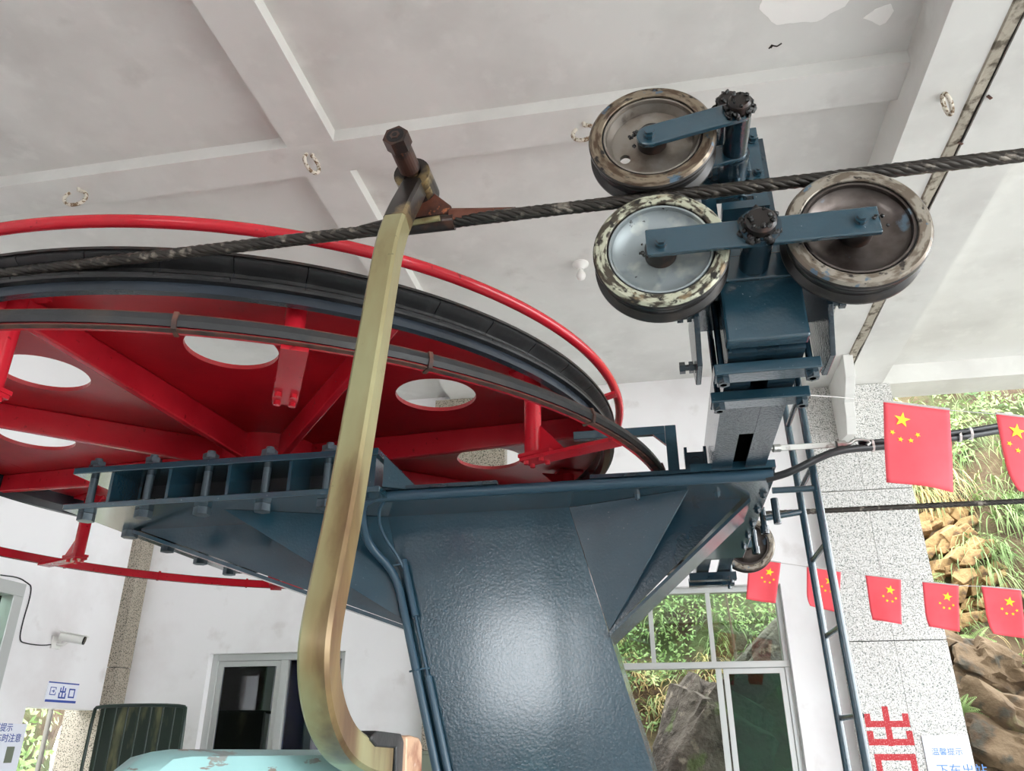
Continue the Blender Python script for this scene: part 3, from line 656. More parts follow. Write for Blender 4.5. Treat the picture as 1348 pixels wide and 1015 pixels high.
MB().cyl((.273, RY-.063, 1.004), (.273, RY+.19, 1.004), .034, 28).build('pivot_pin', G, sa, smooth=40)
MB().cyl((.273, RY+.10, 1.004), (.273, RY+.185, 1.004), .050, 28).build('pivot_sleeve', G, sa, smooth=40)
for x in (.062, .4815): MB().cyl((x, RY-.07, 1.0), (x, RY+.07, 1.0), .012, 14).build('axle', 'dark_oily', sa)
MB().cyl((.062, RY-.07, 1.325), (.062, RY+.07, 1.325), .012, 14).build('axle', 'dark_oily', sa)
# upper lever arms
for y in (RY-.078, RY+.062):
    ua = arm_plate(sa, ((.058, 1.300), (.272, 1.340)), y, .014, .029, T, 'lever_arm')
    if y < RY:
        MB().cyl((.060, y, 1.300), (.060, y-.010, 1.300), .015, 20).cyl((.060, y-.01, 1.30), (.060, y-.018, 1.30), .012, 6).build('axle_nut', T, ua)
        blob(MB(), (.036, y+.005, 1.298), .022, 16, 12).build('grease', 'grease', ua, smooth=60)
pin_cap(sa, .270, RY-.078, 1.342, .026, .026, 5)
pin_cap(sa, .262, RY+.02, 1.440, .026, .03, 8)
MB().cyl((.262, RY+.02, 1.440), (.262, RY+.18, 1.440), .022, 24).build('stop_pin', G, sa, smooth=40)
MB().cyl((.270, RY-.064, 1.342), (.270, RY+.075, 1.342), .030, 28).build('lever_pin', G, sa, smooth=40)
MB().cyl((.270, RY+.076, 1.342), (.270, RY+.170, 1.342), .038, 28).build('lever_sleeve', G, sa, smooth=40)
# mounting plates
YM = RY+.172
bp = MB()
px0, px1 = .198, .352
bp.box(px0, px1, YM, YM+.018, 1.278, 1.50).box(px0, px0+.025, YM, YM+.018, 1.212, 1.278).box(px1-.035, px1, YM, YM+.018, 1.212, 1.278).box(px0, px1, YM, YM+.018, .978, 1.212)
bp.build('mount_plate', T, sa)
MB().box(px0+.02, px1-.035, YM-.03, YM-.001, 1.335, 1.42).build('pad_plate', T, sa, bevel=.003)
for x, z in ((px1-.014, 1.35), (px1-.014, 1.46), (px0+.012, 1.46), (px0+.012, 1.35)): bolt(sa, (x, YM, z), (0, -1, 0), .012, .012, T)
MB().cyl((.278, YM-.035, 1.345), (.278, YM-.035, 1.215), .008, 10).cyl((.278, YM-.035, 1.262), (.278, YM-.035, 1.244), .018, 6).build('adjusting_bolt', T, sa)
MB().box(px0+.03, px1-.01, YM-.06, YM-.001, 1.200, 1.222).build('bolt_lug', T, sa)
MB().box(px1, px1+.012, YM, YM+.09, .978, 1.46).build('side_rib', G, sa); MB().box(px0-.012, px0, YM, YM+.09, .978, 1.42).build('side_rib', G, sa)
# saddle over the beam tip with set screws
MB().box(.135, .432, RY+.09, RY+.33, .978, .992).build('saddle_plate', T, sa, bevel=.002)
for x in (.128, .426):
    MB().prism([(x, RY+.10, .985), (x, RY+.32, .985), (x, RY+.32, .86), (x, RY+.27, .80), (x, RY+.16, .80), (x, RY+.10, .90)], (.013, 0, 0)).build('saddle_side', G, sa, bevel=.002)
for x, d in ((.128, -1), (.439, 1)):
    for y, z in ((RY+.14, .925), (RY+.26, .845)):
        if d > 0 and z < .9: continue
        MB().cyl((x-d*.002, y, z), (x+d*.036, y, z), .008, 10).cyl((x+d*.002, y, z), (x+d*.013, y, z), .015, 6).cyl((x+d*.022, y, z), (x+d*.036, y, z), .015, 6).build('set_screw', G, sa)
for y0 in (RY+.155, RY+.32):
    cp = MB().box(.165, .405, y0, y0+.055, BB-.034, BB-.006).build('clamp_bar', T, sa, bevel=.003)
    for x in (.185, .385):
        MB().cyl((x, y0+.028, BB-.05), (x, y0+.028, .995), .008, 10).cyl((x, y0+.028, BB-.05), (x, y0+.028, BB-.0345), .016, 6).build('clamp_bolt', G, cp)
# far assembly on the other rope
FY = CY+(CY-RY)
sb = thing('sheave_assembly', (.40, 4.5, .70), 'far sheave wheel with clamp under the other rope, behind a small flag', 'sheave assembly')
sheave(sb, .50, FY, 1.002, .1525, 'worn_tread', 'dark_steel_dish')
sheave(sb, .08, FY, 1.002, .1525, 'worn_tread', 'dark_steel_dish')
MB().prism([(.05, FY-.078, .97), (.53, FY-.078, .97), (.53, FY-.078, 1.03), (.05, FY-.078, 1.03)], (0, .014, 0)).build('rocker_arm', T, sb)
MB().cyl((.283, FY-.10, 1.0), (.283, FY-.30, 1.0), .034, 24).build('pivot_pin', G, sb, smooth=40)
MB().box(.20, .36, FY-.30, FY-.27, .966, 1.15).build('mount_plate', G, sb)
MB().box(.13, .43, FY-.34, FY-.10, .966, .98).build('saddle_plate', G, sb)
for y0 in (FY-.30, FY-.14): 
    MB().box(.16, .40, y0, y0+.055, BB-.045, BB-.006).build('clamp_bar', G, sb)
for x, y in ((.375, FY-.28), (.375, FY-.1), (.41, 3.3), (.41, 3.7)): MB().cyl((x, y, BB-.06), (x, y, 1.0), .010, 10).build('clamp_bolt', G, sb) if y > 4 else None
# hanging bolts beside the beam
for y in (3.0, 3.35):
    MB().cyl((.405, y, .70), (.405, y, .80), .012, 10).cyl((.405, y, .70), (.405, y, .73), .016, 10).build('drain_stub', G, frame)

# ------------------------------------------------------------------ ropes
def rope_mesh(path, R, lay, rs=.0078, sides=6, turn=1):
    path = [Vector(p) for p in path]; m = len(path); mb = MB()
    s = 0; fr = []
    for i, p in enumerate(path):
        if i: s += (p-path[i-1]).length
        d = (path[min(i+1, m-1)]-path[max(i-1, 0)]).normalized(); a = d.cross(Vector((0, 0, 1))).normalized(); b = d.cross(a); fr.append((p, a, b, s))
    for k in range(6):
        line = [p+a*math.cos(turn*2*math.pi*s_/lay+k*math.pi/3)*(R-rs)+b*math.sin(turn*2*math.pi*s_/lay+k*math.pi/3)*(R-rs) for p, a, b, s_ in fr]
        mb.tube(line, rs, sides, caps=False)
    return mb
ZR = 1.175; RR = CY-RY
path = [(XR+4-.02*i, RY, ZR) for i in range(int((XR+4-CX)/.02))]
path += [(CX+RR*math.cos(t), CY+RR*math.sin(t), ZR) for t in [-math.pi/2-math.pi*i/220 for i in range(221)]]
path += [(CX+.03*i, FY, ZR) for i in range(1, int((XR+4-CX)/.03))]
hr = rope_mesh(path, .0170, .15).build('haul_rope', 'rope_steel', smooth=60)
tag(hr, 'thick dark greasy steel rope running over the sheaves and round the red wheel', 'rope')

# ------------------------------------------------------------------ chair with hanger
ch = thing('lift_chair', (-.55, 1.5, FL+.35), 'lift chair on a bent brass-coloured square hanger arm gripping the near rope', 'lift chair')
HX = -.52
arm_px = [(551, 236), (540, 258), (527, 282), (514, 318), (504, 372), (488, 470), (470, 575), (452, 680), (436, 760), (424, 820), (419, 862), (421, 905), (430, 945), (446, 976), (466, 992), (488, 1000), (499, 1001)]
apath = [at(x, y, X=HX) for x, y in arm_px]
apath = smoothpath(apath, 2)
nn_ = 11
MB().recttube(apath[:nn_+1], .053, .053, (1, 0, 0), ch=.006).build('hanger_neck', 'burnt_steel', ch, smooth=20)
apath = apath[nn_:]
MB().recttube(apath, .052, .052, (1, 0, 0), ch=.006).build('hanger_arm', 'gold_zinc', ch, smooth=20)
e = at(549, 243, X=HX)
eye = MB().lathe([(.022, -.045), (.046, -.045), (.046, .045), (.022, .045)], e, 'Y', 28).build('hanger_eye', 'burnt_steel', ch, smooth=40)
tip = at(520, 178, X=HX-.005); back = Vector((HX, RY-.03, e.z-.0))
ax = (tip-e).normalized()
sp = MB().cyl(e+ax*.055, tip-ax*.03, .026, 24).cyl(e+ax*.045, e+ax*.056, .018, 20, r2=.026).cyl(tip-ax*.035, tip, .0315, 6, ph=.3).build('spring_sleeve', 'dark_rust', ch)
MB().cyl(tip-ax*.004, tip+ax*.001, .0215, 20).build('mouth_shade_disc', 'hollow_shade', sp)  # black disc in place of a hollow, shade of the sleeve painted on
MB().cyl(tip-ax*.002, tip+ax*.003, .0125, 6).build('sleeve_nut', 'dark_rust', sp)
MB().cyl(tip+ax*.001, tip+ax*.0035, .0065, 12).build('bore_shade_disc', 'hollow_shade', sp)  # small black disc painted as the shaded hole in the nut
MB().cyl(e-ax*.02, e+ax*.05, .0145, 18).build('spring_bolt', 'gold_zinc', ch, smooth=40)
gx = HX+.03
# jaw body and rope tongues
jaw = MB().prism([(HX-.035, RY-.02, ZR+.012), (HX+.085, RY-.02, ZR+.012), (HX+.085, RY-.02, ZR+.035), (HX+.02, RY-.02, ZR+.10), (HX-.03, RY-.02, ZR+.09)], (0, .045, 0)).build('grip_jaw', 'rust_brown', ch, bevel=.004)
MB().cyl((HX+.012, RY-.055, ZR+.085), (HX+.012, RY+.03, ZR+.085), .030, 20).build('jaw_boss', 'burnt_steel', jaw, smooth=40)
MB().tube([(HX+.08, RY, ZR+.012), (HX+.16, RY, ZR+.014), (HX+.245, RY, ZR+.017)], [.024, .014, .004], 8).build('rope_tongue', 'rust_brown', ch, smooth=60)
MB().tube([(HX-.02, RY, ZR+.010), (HX-.10, RY, ZR+.012), (HX-.16, RY, ZR+.016)], [.024, .015, .004], 8).build('rope_tongue', 'dark_oily', ch, smooth=60)
MB().cyl((HX-.06, RY, ZR), (HX+.09, RY, ZR), .0215, 18).build('jaw_sleeve', 'dark_oily', ch, smooth=60)
MB().tube([(HX-.015, RY-.028, ZR-.012), (HX+.06, RY-.028, ZR-.007)], .0075, 10).build('jaw_pin', 'gold_zinc', ch, smooth=60)
# lower socket holding the arm
q = apath[-1]
def yzp(pts, x): return [Vector((x, at(a_, b_, X=HX).y, at(a_, b_, X=HX).z)) for a_, b_ in pts]
MB().prism(yzp([(466, 974), (468, 967), (474, 962), (508, 966), (512, 976), (508, 1040), (500, 1040), (500.5, 985), (474, 983)], HX-.030), (.060, 0, 0)).build('socket_rubber', 'black_rubber', ch, bevel=.003)
sp2 = MB().prism(yzp([(512.3, 969), (520, 968), (531, 971), (535, 980), (533, 1060), (509, 1060)], HX-.034), (.068, 0, 0)).build('socket_bracket', 'rust_pale', ch, bevel=.006)
for a_, b_ in ((516, 1006), (529, 1008)):
    c_ = yzp([(a_, b_)], HX-.034)[0]; MB().cyl(c_, c_-Vector((.014, 0, 0)), .014, 6).build('socket_bolt', 'rust_brown', sp2)
# moulded seat: back shell and pan, across the rope
sh_ = MB(); NU, NV = 28, 14; y0, y1 = .90, 1.98; vs = []; fs = []
prof = [(-.665, -.028), (-.64, -.022), (-.615, -.028), (-.605, -.06), (-.61, -.14), (-.60, -.26), (-.56, -.40), (-.50, -.50), (-.36, -.545), (-.18, -.53), (-.09, -.52), (-.05, -.545), (-.06, -.57)]
NV = len(prof)
for i in range(NU+1):
    u = i/NU; y = y0+(y1-y0)*u; e_ = min(u, 1-u)*(y1-y0); r = .10
    drop = (r-math.sqrt(max(0, r*r-(r-e_)**2)) if e_ < r else 0)
    for x, z in prof: vs.append((x, y, z-drop*(1 if z > -.3 else .2)-(.012*(u-.3) if z > -.1 else 0)))
for i in range(NU):
    for j in range(NV-1): fs.append((i*NV+j, i*NV+j+1, (i+1)*NV+j+1, (i+1)*NV+j))
sh_.add(vs, fs).build('seat_shell', 'pale_blue_gel', ch, smooth=50, solid=.02)
MB().tube(smoothpath([(HX, q.y+.05, -.05), (HX, q.y+.07, -.60), (HX+.1, q.y+.07, -.62), (HX+.42, q.y+.07, -.60)]), .022, 10).build('seat_frame', 'zinc_steel', ch, smooth=60)
for y in (1.05, 1.85): MB().tube([(HX+.02, y, -.565), (HX+.4, y, -.585)], .018, 10).build('seat_bearer', 'zinc_steel', ch, smooth=60)
MB().tube([(HX+.1, 1.0, -.60), (HX+.1, 1.9, -.60)], .018, 10).build('seat_bearer', 'zinc_steel', ch, smooth=60)

# ------------------------------------------------------------------ ladder
LX = .542; YN, YF = 2.655, 2.955
ld = thing('ladder', (LX, 2.8, FL), 'blue-grey steel ladder fixed to the cross beam in front of the granite pillar', 'ladder')
for y in (YN, YF): MB().cyl((LX+.028, y, FL), (LX-.006, y, 1.27), .0135, 16).build('rail', T, ld, smooth=60)
z = FL+.17; k = 0
rz = [at(1072, 735, X=LX).z]
for i in range(-4, 9):
    zz = .585-.26*i
    if zz < FL+.1: continue
    xo = .012
    MB().cyl((LX+xo*1.0-(zz-.3)*.02, YN, zz), (LX+xo-(zz-.3)*.02, YF, zz), .0095, 12).build('rung', G, ld, smooth=60)
MB().cyl((.40, YN, H0-.005), (LX, YN, H0-.005), .011, 12).build('stay', T, ld, smooth=60)
MB().cyl((.40, YF-.03, H0-.03), (LX, YF, H0-.005), .011, 12).build('stay', T, ld, smooth=60)
MB().cyl((.42, YN+.12, H0-.09), (.42, YN+.12, H0), .013, 12).build('stay_socket', G, ld, smooth=60)

# ------------------------------------------------------------------ cables to the right
def Pc(px, py, Y): return at(px, py, Y=Y)
cb = [Pc(1008, 631, 2.53), Pc(1040, 622, 2.52), Pc(1075, 604, 2.52), Pc(1105, 592, 2.55), Pc(1160, 588, 2.62), Pc(1255, 577, 2.75), Pc(1348, 561, 2.9)]
d = (cb[-1]-cb[-2]); cb += [cb[-1]+d*3, cb[-1]+d*12+Vector((0, 0, .3))]
cs = thing('cable_bundle', (.4, 2.53, .7), 'black insulated cable bundle leaving the beam end and running outdoors', 'cable')
MB().tube(smoothpath(cb), .0125, 12).build('cable_sheath', 'black_plastic', cs, smooth=60)
cb2 = [Pc(1130, 583, 2.60), Pc(1160, 581, 2.60), Pc(1255, 570, 2.73), Pc(1348, 554, 2.88)]; d = cb2[-1]-cb2[-2]; cb2 += [cb2[-1]+d*3]
MB().tube(smoothpath(cb2), .008, 10).build('cable_sheath', 'black_plastic', cs, smooth=60)
for px, py in ((1148, 587), (1262, 574), (1277, 571)):
    c = Pc(px, py, 2.61 if px < 1200 else 2.76)
    MB().lathe([(.018, -.004), (.022, -.004), (.022, .004), (.018, .004)], c, 'X', 18).build('cable_tie', 'white_plastic', cs)
tb = thing('turnbuckle', Pc(1080, 590, 2.55), 'galvanised turnbuckle and hook between the beam end and the cable', 'turnbuckle')
a0, a1 = Pc(1022, 590, 2.5), Pc(1108, 585, 2.56)
MB().bar(a0, a1, .006, .020).build('buckle_body', 'zinc_steel', tb, bevel=.002)
d = (a1-a0).normalized(); 
for p_, q_ in ((a0-d*.012, a0+d*.012), (a1-d*.02, a1+d*.01)): MB().cyl(p_, q_, .013, 10).build('end_nut', 'zinc_steel', tb)
MB().tube(smoothpath([a0, a0-d*.03, a0-d*.05+Vector((0, 0, .004)), a0-d*.06+Vector((-.01, 0, .012))]), .006, 8).build('eye_bolt', 'zinc_steel', tb, smooth=60)
MB().tube(smoothpath([a1, a1+d*.03, a1+d*.045+Vector((0, 0, .014)), a1+d*.085+Vector((0, 0, .012)), a1+d*.10, a1+d*.085-Vector((0, 0, .008))]), .006, 8).build('hook', 'zinc_steel', tb, smooth=60)

# ------------------------------------------------------------------ flags
def star_pts(c, r, n_, u, v_, rot):
    pts = []
    for i in range(10):
        a = rot+math.pi*i/5; rr = r if i % 2 == 0 else r*.39
        pts.append(c+u*math.sin(a)*rr+v_*math.cos(a)*rr)
    return pts
def flag(tl, tr, br, bl, stars, label, group, seed, fold=0):
    """cloth hung by its top edge between world points"""
    fg = thing('flag', ((tl+tr)*.5+Vector((0, 0, -.25))), label, 'flag', group)
    NU, NV = 14, 16
    def S(u, v_):
        p = tl.lerp(tr, u).lerp(bl.lerp(br, u), v_)
        wv = math.sin(u*5+seed*1.7)*.008*v_+math.sin(u*2.3+v_*3+seed)*.010*v_
        curl = .05*max(0, v_-.62)**2*(1-u)*8*fold
        return p+Vector((0, wv, 0))+Vector((curl, -curl*.5, curl*.35))
    vs = [S(i/NU, j/NV) for j in range(NV+1) for i in range(NU+1)]
    fs = [(j*(NU+1)+i, j*(NU+1)+i+1, (j+1)*(NU+1)+i+1, (j+1)*(NU+1)+i) for j in range(NV) for i in range(NU)]
    MB().add(vs, fs).build('cloth', 'flag_red', fg, smooth=60, solid=.0012)
    wdt, hgt = (tr-tl).length, (bl-tl).length
    for (u, v_, r, rot) in stars:
        c = S(u, v_); du = (S(u+.02, v_)-S(u-.02, v_)).normalized(); dv = (S(u, v_-.02)-S(u, v_+.02)).normalized(); nn = du.cross(dv).normalized()
        if nn.y > 0: nn = -nn
        MB().prism([p+nn*.0022 for p in star_pts(c, r*wdt, nn, du, dv, rot)], nn*.0006).build('star', 'star_yellow', fg)
    for k in range(1): MB().tube([tl+Vector((0, 0, .003)), tr+Vector((0, 0, .003))], .0035, 6).build('hem', 'string_white', fg)
UST = [(.27, .20, .125, .15), (.12, .37, .045, .5), (.235, .45, .045, .2), (.385, .455, .045, -.1), (.49, .375, .045, -.5)]
LST = [(.68, .27, .145, .15), (.46, .43, .05, .4), (.565, .52, .05, .2), (.73, .52, .05, 0), (.84, .44, .05, -.3)]
Yu = 2.35
fa = (Pc(1163, 529, Yu), Pc(1250, 540, Yu+.05), Pc(1255, 648, Yu+.05), Pc(1167, 635, Yu))
flag(*fa, UST, 'larger red flag with yellow stars hanging in front of the black cable', 'flags on the upper string', 1)
fb = (Pc(1311, 545, Yu+.12), Pc(1400, 556, Yu+.18), Pc(1402, 662, Yu+.18), Pc(1330, 652, Yu+.12))
flag(*fb, UST, 'larger red flag with yellow stars cut off by the picture edge', 'flags on the upper string', 2, .3)
us_ = MB().tube([Pc(1046, 519, 1.90), Pc(1105, 523, 2.12), fa[0], fa[1], fb[0], fb[1], fb[1]+(fb[1]-fa[1])*2], .0012, 6).build('flag_string', 'string_white', smooth=60)
tag(us_, 'thin white string tied to the sheave bracket carrying two larger flags', 'string')
Yl = 5.05
lf = [((986, 735), (1028, 741), (1021, 794), (982, 789), 'small red flag overlapping the far sheave wheel', 0),
      ((1062, 746), (1107, 753), (1104, 807), (1062, 799), 'small red flag hanging behind the ladder rails', .35),
      ((1139, 757), (1186, 763), (1187, 822), (1148, 816), 'small red flag centred on the granite pillar', .1),
      ((1214, 766), (1262, 771), (1263, 832), (1220, 826), 'small red flag across the pillar edge and hillside', .2),
      ((1292, 772), (1344, 777), (1349, 841), (1303, 836), 'small red flag hanging before the hillside, last on the lower string', .25)]
prev = Pc(940, 727, Yl-.1); line = [prev]
for i, (a, b_, c, d_, lab, fo) in enumerate(lf):
    yy = Yl+.02*i
    q = [Pc(*p, yy) for p in (a, b_, c, d_)]; flag(*q, LST, lab, 'small flags on the lower string', i+3, fo); line += [q[0], q[1]]
line.append(line[-1]+(line[-1]-line[-3])*3)
tag(MB().tube(line, .002, 6).build('flag_string', 'string_white', smooth=60), 'thin white string with five small flags across the pillar', 'string')

# ------------------------------------------------------------------ ceiling fittings
def hook_ring(p, a, tilt, label, up_=.0, r=.055, arc=5.5):
    h = thing('ceiling_hook', p, label, 'hook', 'rope wrapped hooks under the beams')
    c = Vector(p)-Vector((0, 0, r+.012)); u = Vector((math.cos(a), math.sin(a), 0)); v_ = Vector((-math.sin(a)*math.sin(tilt), math.cos(a)*math.sin(tilt), math.cos(tilt)))
    pts = [c+u*math.sin(t)*r+v_*math.cos(t)*r for t in [.0+arc*i/28 for i in range(29)]]
    MB().tube([Vector(p)+Vector((0, 0, .012))]+pts, .011, 8).build('hook_rod', 'ring_paint_rust', h, smooth=60)
hook_ring(at(103, 247, Z=HA), .2, .2, 'ring hook under the cross beam, furthest from the sheaves', r=.062)
hook_ring(at(412, 203, Z=HA), 1.2, .1, 'ring hook where the two shallow beams cross')
hook_ring(at(768, 161, Z=HA), -.1, .2, 'ring hook beside the uppermost sheave', r=.06)
hook_ring(at(1243, 124, Z=HR), 1.35, .2, 'rusty ring hook on the deep beam by the filled joint', r=.05)
p = at(764, 347, Z=HC)
lb = thing('bare_bulb', p-Vector((0, 0, .1)), 'white bare light bulb in a round ceiling holder', 'light bulb')
MB().lathe([(0, 0), (.058, 0), (.058, -.012), (.03, -.03), (.022, -.05), (0, -.05)], p, 'Z', 28, closed=False).build('lamp_holder', 'white_plastic', lb, smooth=40)
MB().lathe([(.012, -.05), (.018, -.062), (.031, -.085), (.034, -.102), (.028, -.122), (.014, -.133), (0, -.135)], p, 'Z', 24, closed=False).build('bulb', 'white_plastic', lb, smooth=60)
# stepped bracket hanging by the pillar
Yk = 6.05
q = [at(1108, 480, Y=Yk), at(1120, 478, Y=Yk)]
hb = MB()
xx, zt = 1.585, HR
hb.prism([(xx, Yk-.10, zt), (xx, YP-.001, zt), (xx, YP-.001, 2.28), (xx, Yk+.23, 2.24), (xx, Yk+.15, 2.36), (xx, Yk+.13, 2.48), (xx, Yk+.06, 2.52), (xx, Yk-.06, 2.62)], (.075, 0, 0))
hbo = hb.build('beam_bracket', 'ceiling_paint', bevel=.004); tag(hbo, 'stepped white concrete bracket between the deep beam and the pillar', 'bracket')

# ------------------------------------------------------------------ camera, signs on the walls
def P_left(px, py): return at(px, py, X=XL)
c0 = P_left(72, 851)
cc = thing('security_camera', c0, 'white bullet security camera on the side wall under a cable loop', 'security camera')
MB().box(XL, XL+.018, c0.y-.055, c0.y+.045, c0.z-.02, c0.z+.075).build('back_plate', 'white_plastic', cc, bevel=.003)
MB().tube(smoothpath([(XL+.01, c0.y, c0.z+.02), (XL+.07, c0.y+.0, c0.z+.005), (XL+.10, c0.y+.02, c0.z+.045)]), .012, 10).build('bracket_arm', 'white_plastic', cc, smooth=60)
k0 = Vector((XL+.07, c0.y-.05, c0.z+.075)); k1 = Vector((XL+.23, c0.y+.03, c0.z+.045)); d = (k1-k0).normalized()
bd = MB().cyl(k0, k1, .034, 20).build('camera_body', 'white_plastic', cc, smooth=40)
MB().bar(k0-d*.01+Vector((0, 0, .034)), k1+d*.03+Vector((0, 0, .034)), .078, .008).build('sun_shield', 'white_plastic', bd)
MB().cyl(k1-d*.002, k1+d*.012, .0335, 20).build('lens', 'black_lens', bd)
wp = [(0, 757), (24, 760), (36, 768), (41, 772), (38, 790), (30, 815), (24, 843), (32, 847), (55, 850), (70, 848)]
wl = MB().tube(smoothpath([P_left(x, y)+Vector((.006, 0, 0)) for x, y in wp]), .005, 6).build('camera_cable', 'black_plastic', smooth=60)
tag(wl, 'thin dark cable looping over the side wall to the camera', 'cable')

def text_on(parent, s, org, u, v_, size, mat, name='lettering', off=.003):
    cu = bpy.data.curves.new(name, 'FONT'); cu.body = s; cu.size = size; cu.align_x = 'LEFT'; cu.extrude = .0005; cu.offset = size*.004
    n_ = Vector(u).cross(Vector(v_)).normalized(); u = Vector(u).normalized(); v_ = Vector(v_).normalized()
    tmp = bpy.data.objects.new('tmp', cu); col.objects.link(tmp)
    bpy.context.view_layer.update()
    me = bpy.data.meshes.new_from_object(tmp.evaluated_get(bpy.context.evaluated_depsgraph_get()))
    bpy.data.objects.remove(tmp)
    o = bpy.data.objects.new(name, me); col.objects.link(o); me.materials.clear(); me.materials.append(M[mat].m)
    org = Vector(org)+n_*off
    WORLD[o.name] = org; o.parent = parent; 
    rotm = Matrix(((u.x, v_.x, n_.x), (u.y, v_.y, n_.y), (u.z, v_.z, n_.z)))
    o.matrix_local = Matrix.Translation(org-WORLD[parent.name]) @ rotm.to_4x4()
    return o
# exit sign on the side wall (reads along Y)
s0, s1 = P_left(66, 897), P_left(103, 902); z1 = s0.z+.0; z0 = P_left(61, 923).z-.005
ya, yb = s0.y-.02, s1.y+.0
es = MB().box(XL, XL+.008, ya, yb, z0, z1).build('exit_sign', 'sign_white'); tag(es, 'white and blue exit sign on the side wall above the doorway', 'sign')
MB().box(XL+.008, XL+.0095, ya, yb, z1-.010, z1).build('stripe', 'sign_blue', es); MB().box(XL+.008, XL+.0095, ya, yb, z0, z0+.018).build('stripe', 'sign_blue', es)
hs = z1-z0; wsn = yb-ya
def yz_strokes(parent, strokes, y0, z0_, w_, h_, t, mat, x):
    for k_, (u0, v0, u1, v1) in enumerate(strokes):
        ya_, yb_ = y0+min(u0, u1)*w_, y0+max(u0, u1)*w_; za, zb_ = z0_+min(v0, v1)*h_, z0_+max(v0, v1)*h_
        MB().box(x, x+.0012+.00015*k_, ya_-t/2, yb_+t/2, za-t/2, zb_+t/2).build('stroke', mat, parent)
CHU = [(.5, 0, .5, 1), (.12, .55, .12, .85), (.88, .55, .88, .85), (.12, .55, .88, .55), (.0, .0, .0, .38), (1, .0, 1, .38), (0, .0, 1, .0)]
KOU = [(.05, .1, .05, .9), (.95, .1, .95, .9), (.05, .9, .95, .9), (.05, .1, .95, .1)]
ICON = [(.0, .0, .0, 1), (0, 1, 1, 1), (1, 1, 1, .75), (1, 0, 1, .3), (0, 0, 1, 0), (.3, .5, .8, .5), (.62, .32, .62, .68)]
yz_strokes(es, ICON, ya+.10*wsn, z0+.36*hs, .17*wsn, .36*hs, .006, 'sign_blue', XL+.008)
yz_strokes(es, CHU, ya+.40*wsn, z0+.24*hs, .20*wsn, .54*hs, .012, 'sign_blue', XL+.008)
yz_strokes(es, KOU, ya+.71*wsn, z0+.24*hs, .19*wsn, .50*hs, .011, 'sign_blue', XL+.008)
# notice board at the lower left
yb2 = P_left(34, 955).y; zt2 = P_left(30, 953).z
nb = MB().box(XL, XL+.010, 4.7, yb2, -.95, zt2).build('notice_board', 'sign_white'); tag(nb, 'white notice board with blue lettering beside the doorway', 'notice')
t1, t2 = P_left(14, 962), P_left(24, 976)
text_on(nb, '温馨提示', (XL+.010, t1.y-.245, t1.z), (0, 1, 0), (0, 0, 1), .062, 'sign_blue', off=.001)
text_on(nb, '请下车时注意', (XL+.010, t2.y-.375, t2.z), (0, 1, 0), (0, 0, 1), .064, 'sign_blue', off=.001)
g0, g1_ = P_left(8, 983), P_left(17, 1004)
MB().box(XL+.010, XL+.0115, g0.y, P_left(18, 983).y, g1_.z, g0.z).build('picture_panel', 'olive_paint', nb)
# painted characters on the pillar (read along X)
def xz_strokes(parent, strokes, x0, z0_, w_, h_, t, mat, y):
    for k_, (u0, v0, u1, v1) in enumerate(strokes):
        MB().box(x0+min(u0, u1)*w_-t/2, x0+max(u0, u1)*w_+t/2, y-.0012-.00015*k_, y+.001, z0_+min(v0, v1)*h_-t/2, z0_+max(v0, v1)*h_+t/2).build('painted_stroke', mat, parent)
a, b_ = at(1146, 975, Y=YP), at(1199, 975, Y=YP)
ztop, zbot = at(1166, 932, Y=YP).z, at(1170, 978, Y=YP).z
CH2 = [(.5, 0, .5, 1), (.02, .56, .02, .78), (.98, .56, .98, .78), (.02, .56, .98, .56), (.02, .02, .02, .26), (1, .02, 1, .26), (.02, .02, 1, .02)]
xz_strokes(pr, CH2, a.x, zbot, b_.x-a.x, ztop-zbot-.01, .042, 'painted_red', YP)
zk = at(1170, 1001, Y=YP).z
xz_strokes(pr, KOU, a.x+.015, zk-.20, b_.x-a.x-.01, .245, .042, 'painted_red', YP)
# notice on the pillar
nl, nr, nz = at(1212, 968, Y=YP).x, 2.078, at(1240, 968, Y=YP).z
n2 = MB().box(nl, nr, YP-.014, YP-.001, nz-.55, nz).build('notice_board', 'sign_white', bevel=.002); tag(n2, 'white notice board with pale blue characters on the granite pillar', 'notice')
text_on(n2, '温馨提示', (nl+.045, YP-.014, nz-.125), (1, 0, 0), (0, 0, 1), .052, 'sign_pale_blue', off=.001)
text_on(n2, '下车出站', (nl+.055, YP-.014, nz-.255), (1, 0, 0), (0, 0, 1), .083, 'sign_pale_blue', off=.001)
# ------------------------------------------------------------------ barred rack and green box by the wall
gq = [at(124, 929, Y=6.1), at(247, 929, Y=6.1)]
gx0, gx1, gz = gq[0].x, gq[1].x, gq[0].z
rk = thing('barred_gate', ((gx0+gx1)/2, 6.1, FL), 'dark green tubular gate with thin upright bars before the side window', 'gate')
MB().tube(smoothpath([(gx0, 6.1, FL), (gx0, 6.1, gz-.04), (gx0+.04, 6.1, gz), (gx1-.04, 6.1, gz), (gx1, 6.1, gz-.04), (gx1, 6.1, FL)], 2), .014, 10).build('gate_frame', 'dark_green_paint', rk, smooth=60)
for i in range(1, 8):
    x = gx0+(gx1-gx0)*i/8; MB().cyl((x, 6.1, FL+.15), (x, 6.1, gz), .0065, 8).build('gate_bar', 'dark_green_paint', rk, smooth=60)
MB().box(gx0, gx1, 6.09, 6.11, FL+.12, FL+.16).build('gate_rail', 'dark_green_paint', rk)
gb = MB().box(gx0+.02, gx1-.06, 6.16, 6.20, FL, gz-.01).build('green_screen', 'green_board', bevel=.004); tag(gb, 'dark mottled green sheet behind the upright bars', 'screen')
ol = at(556, 988, Y=6.3)
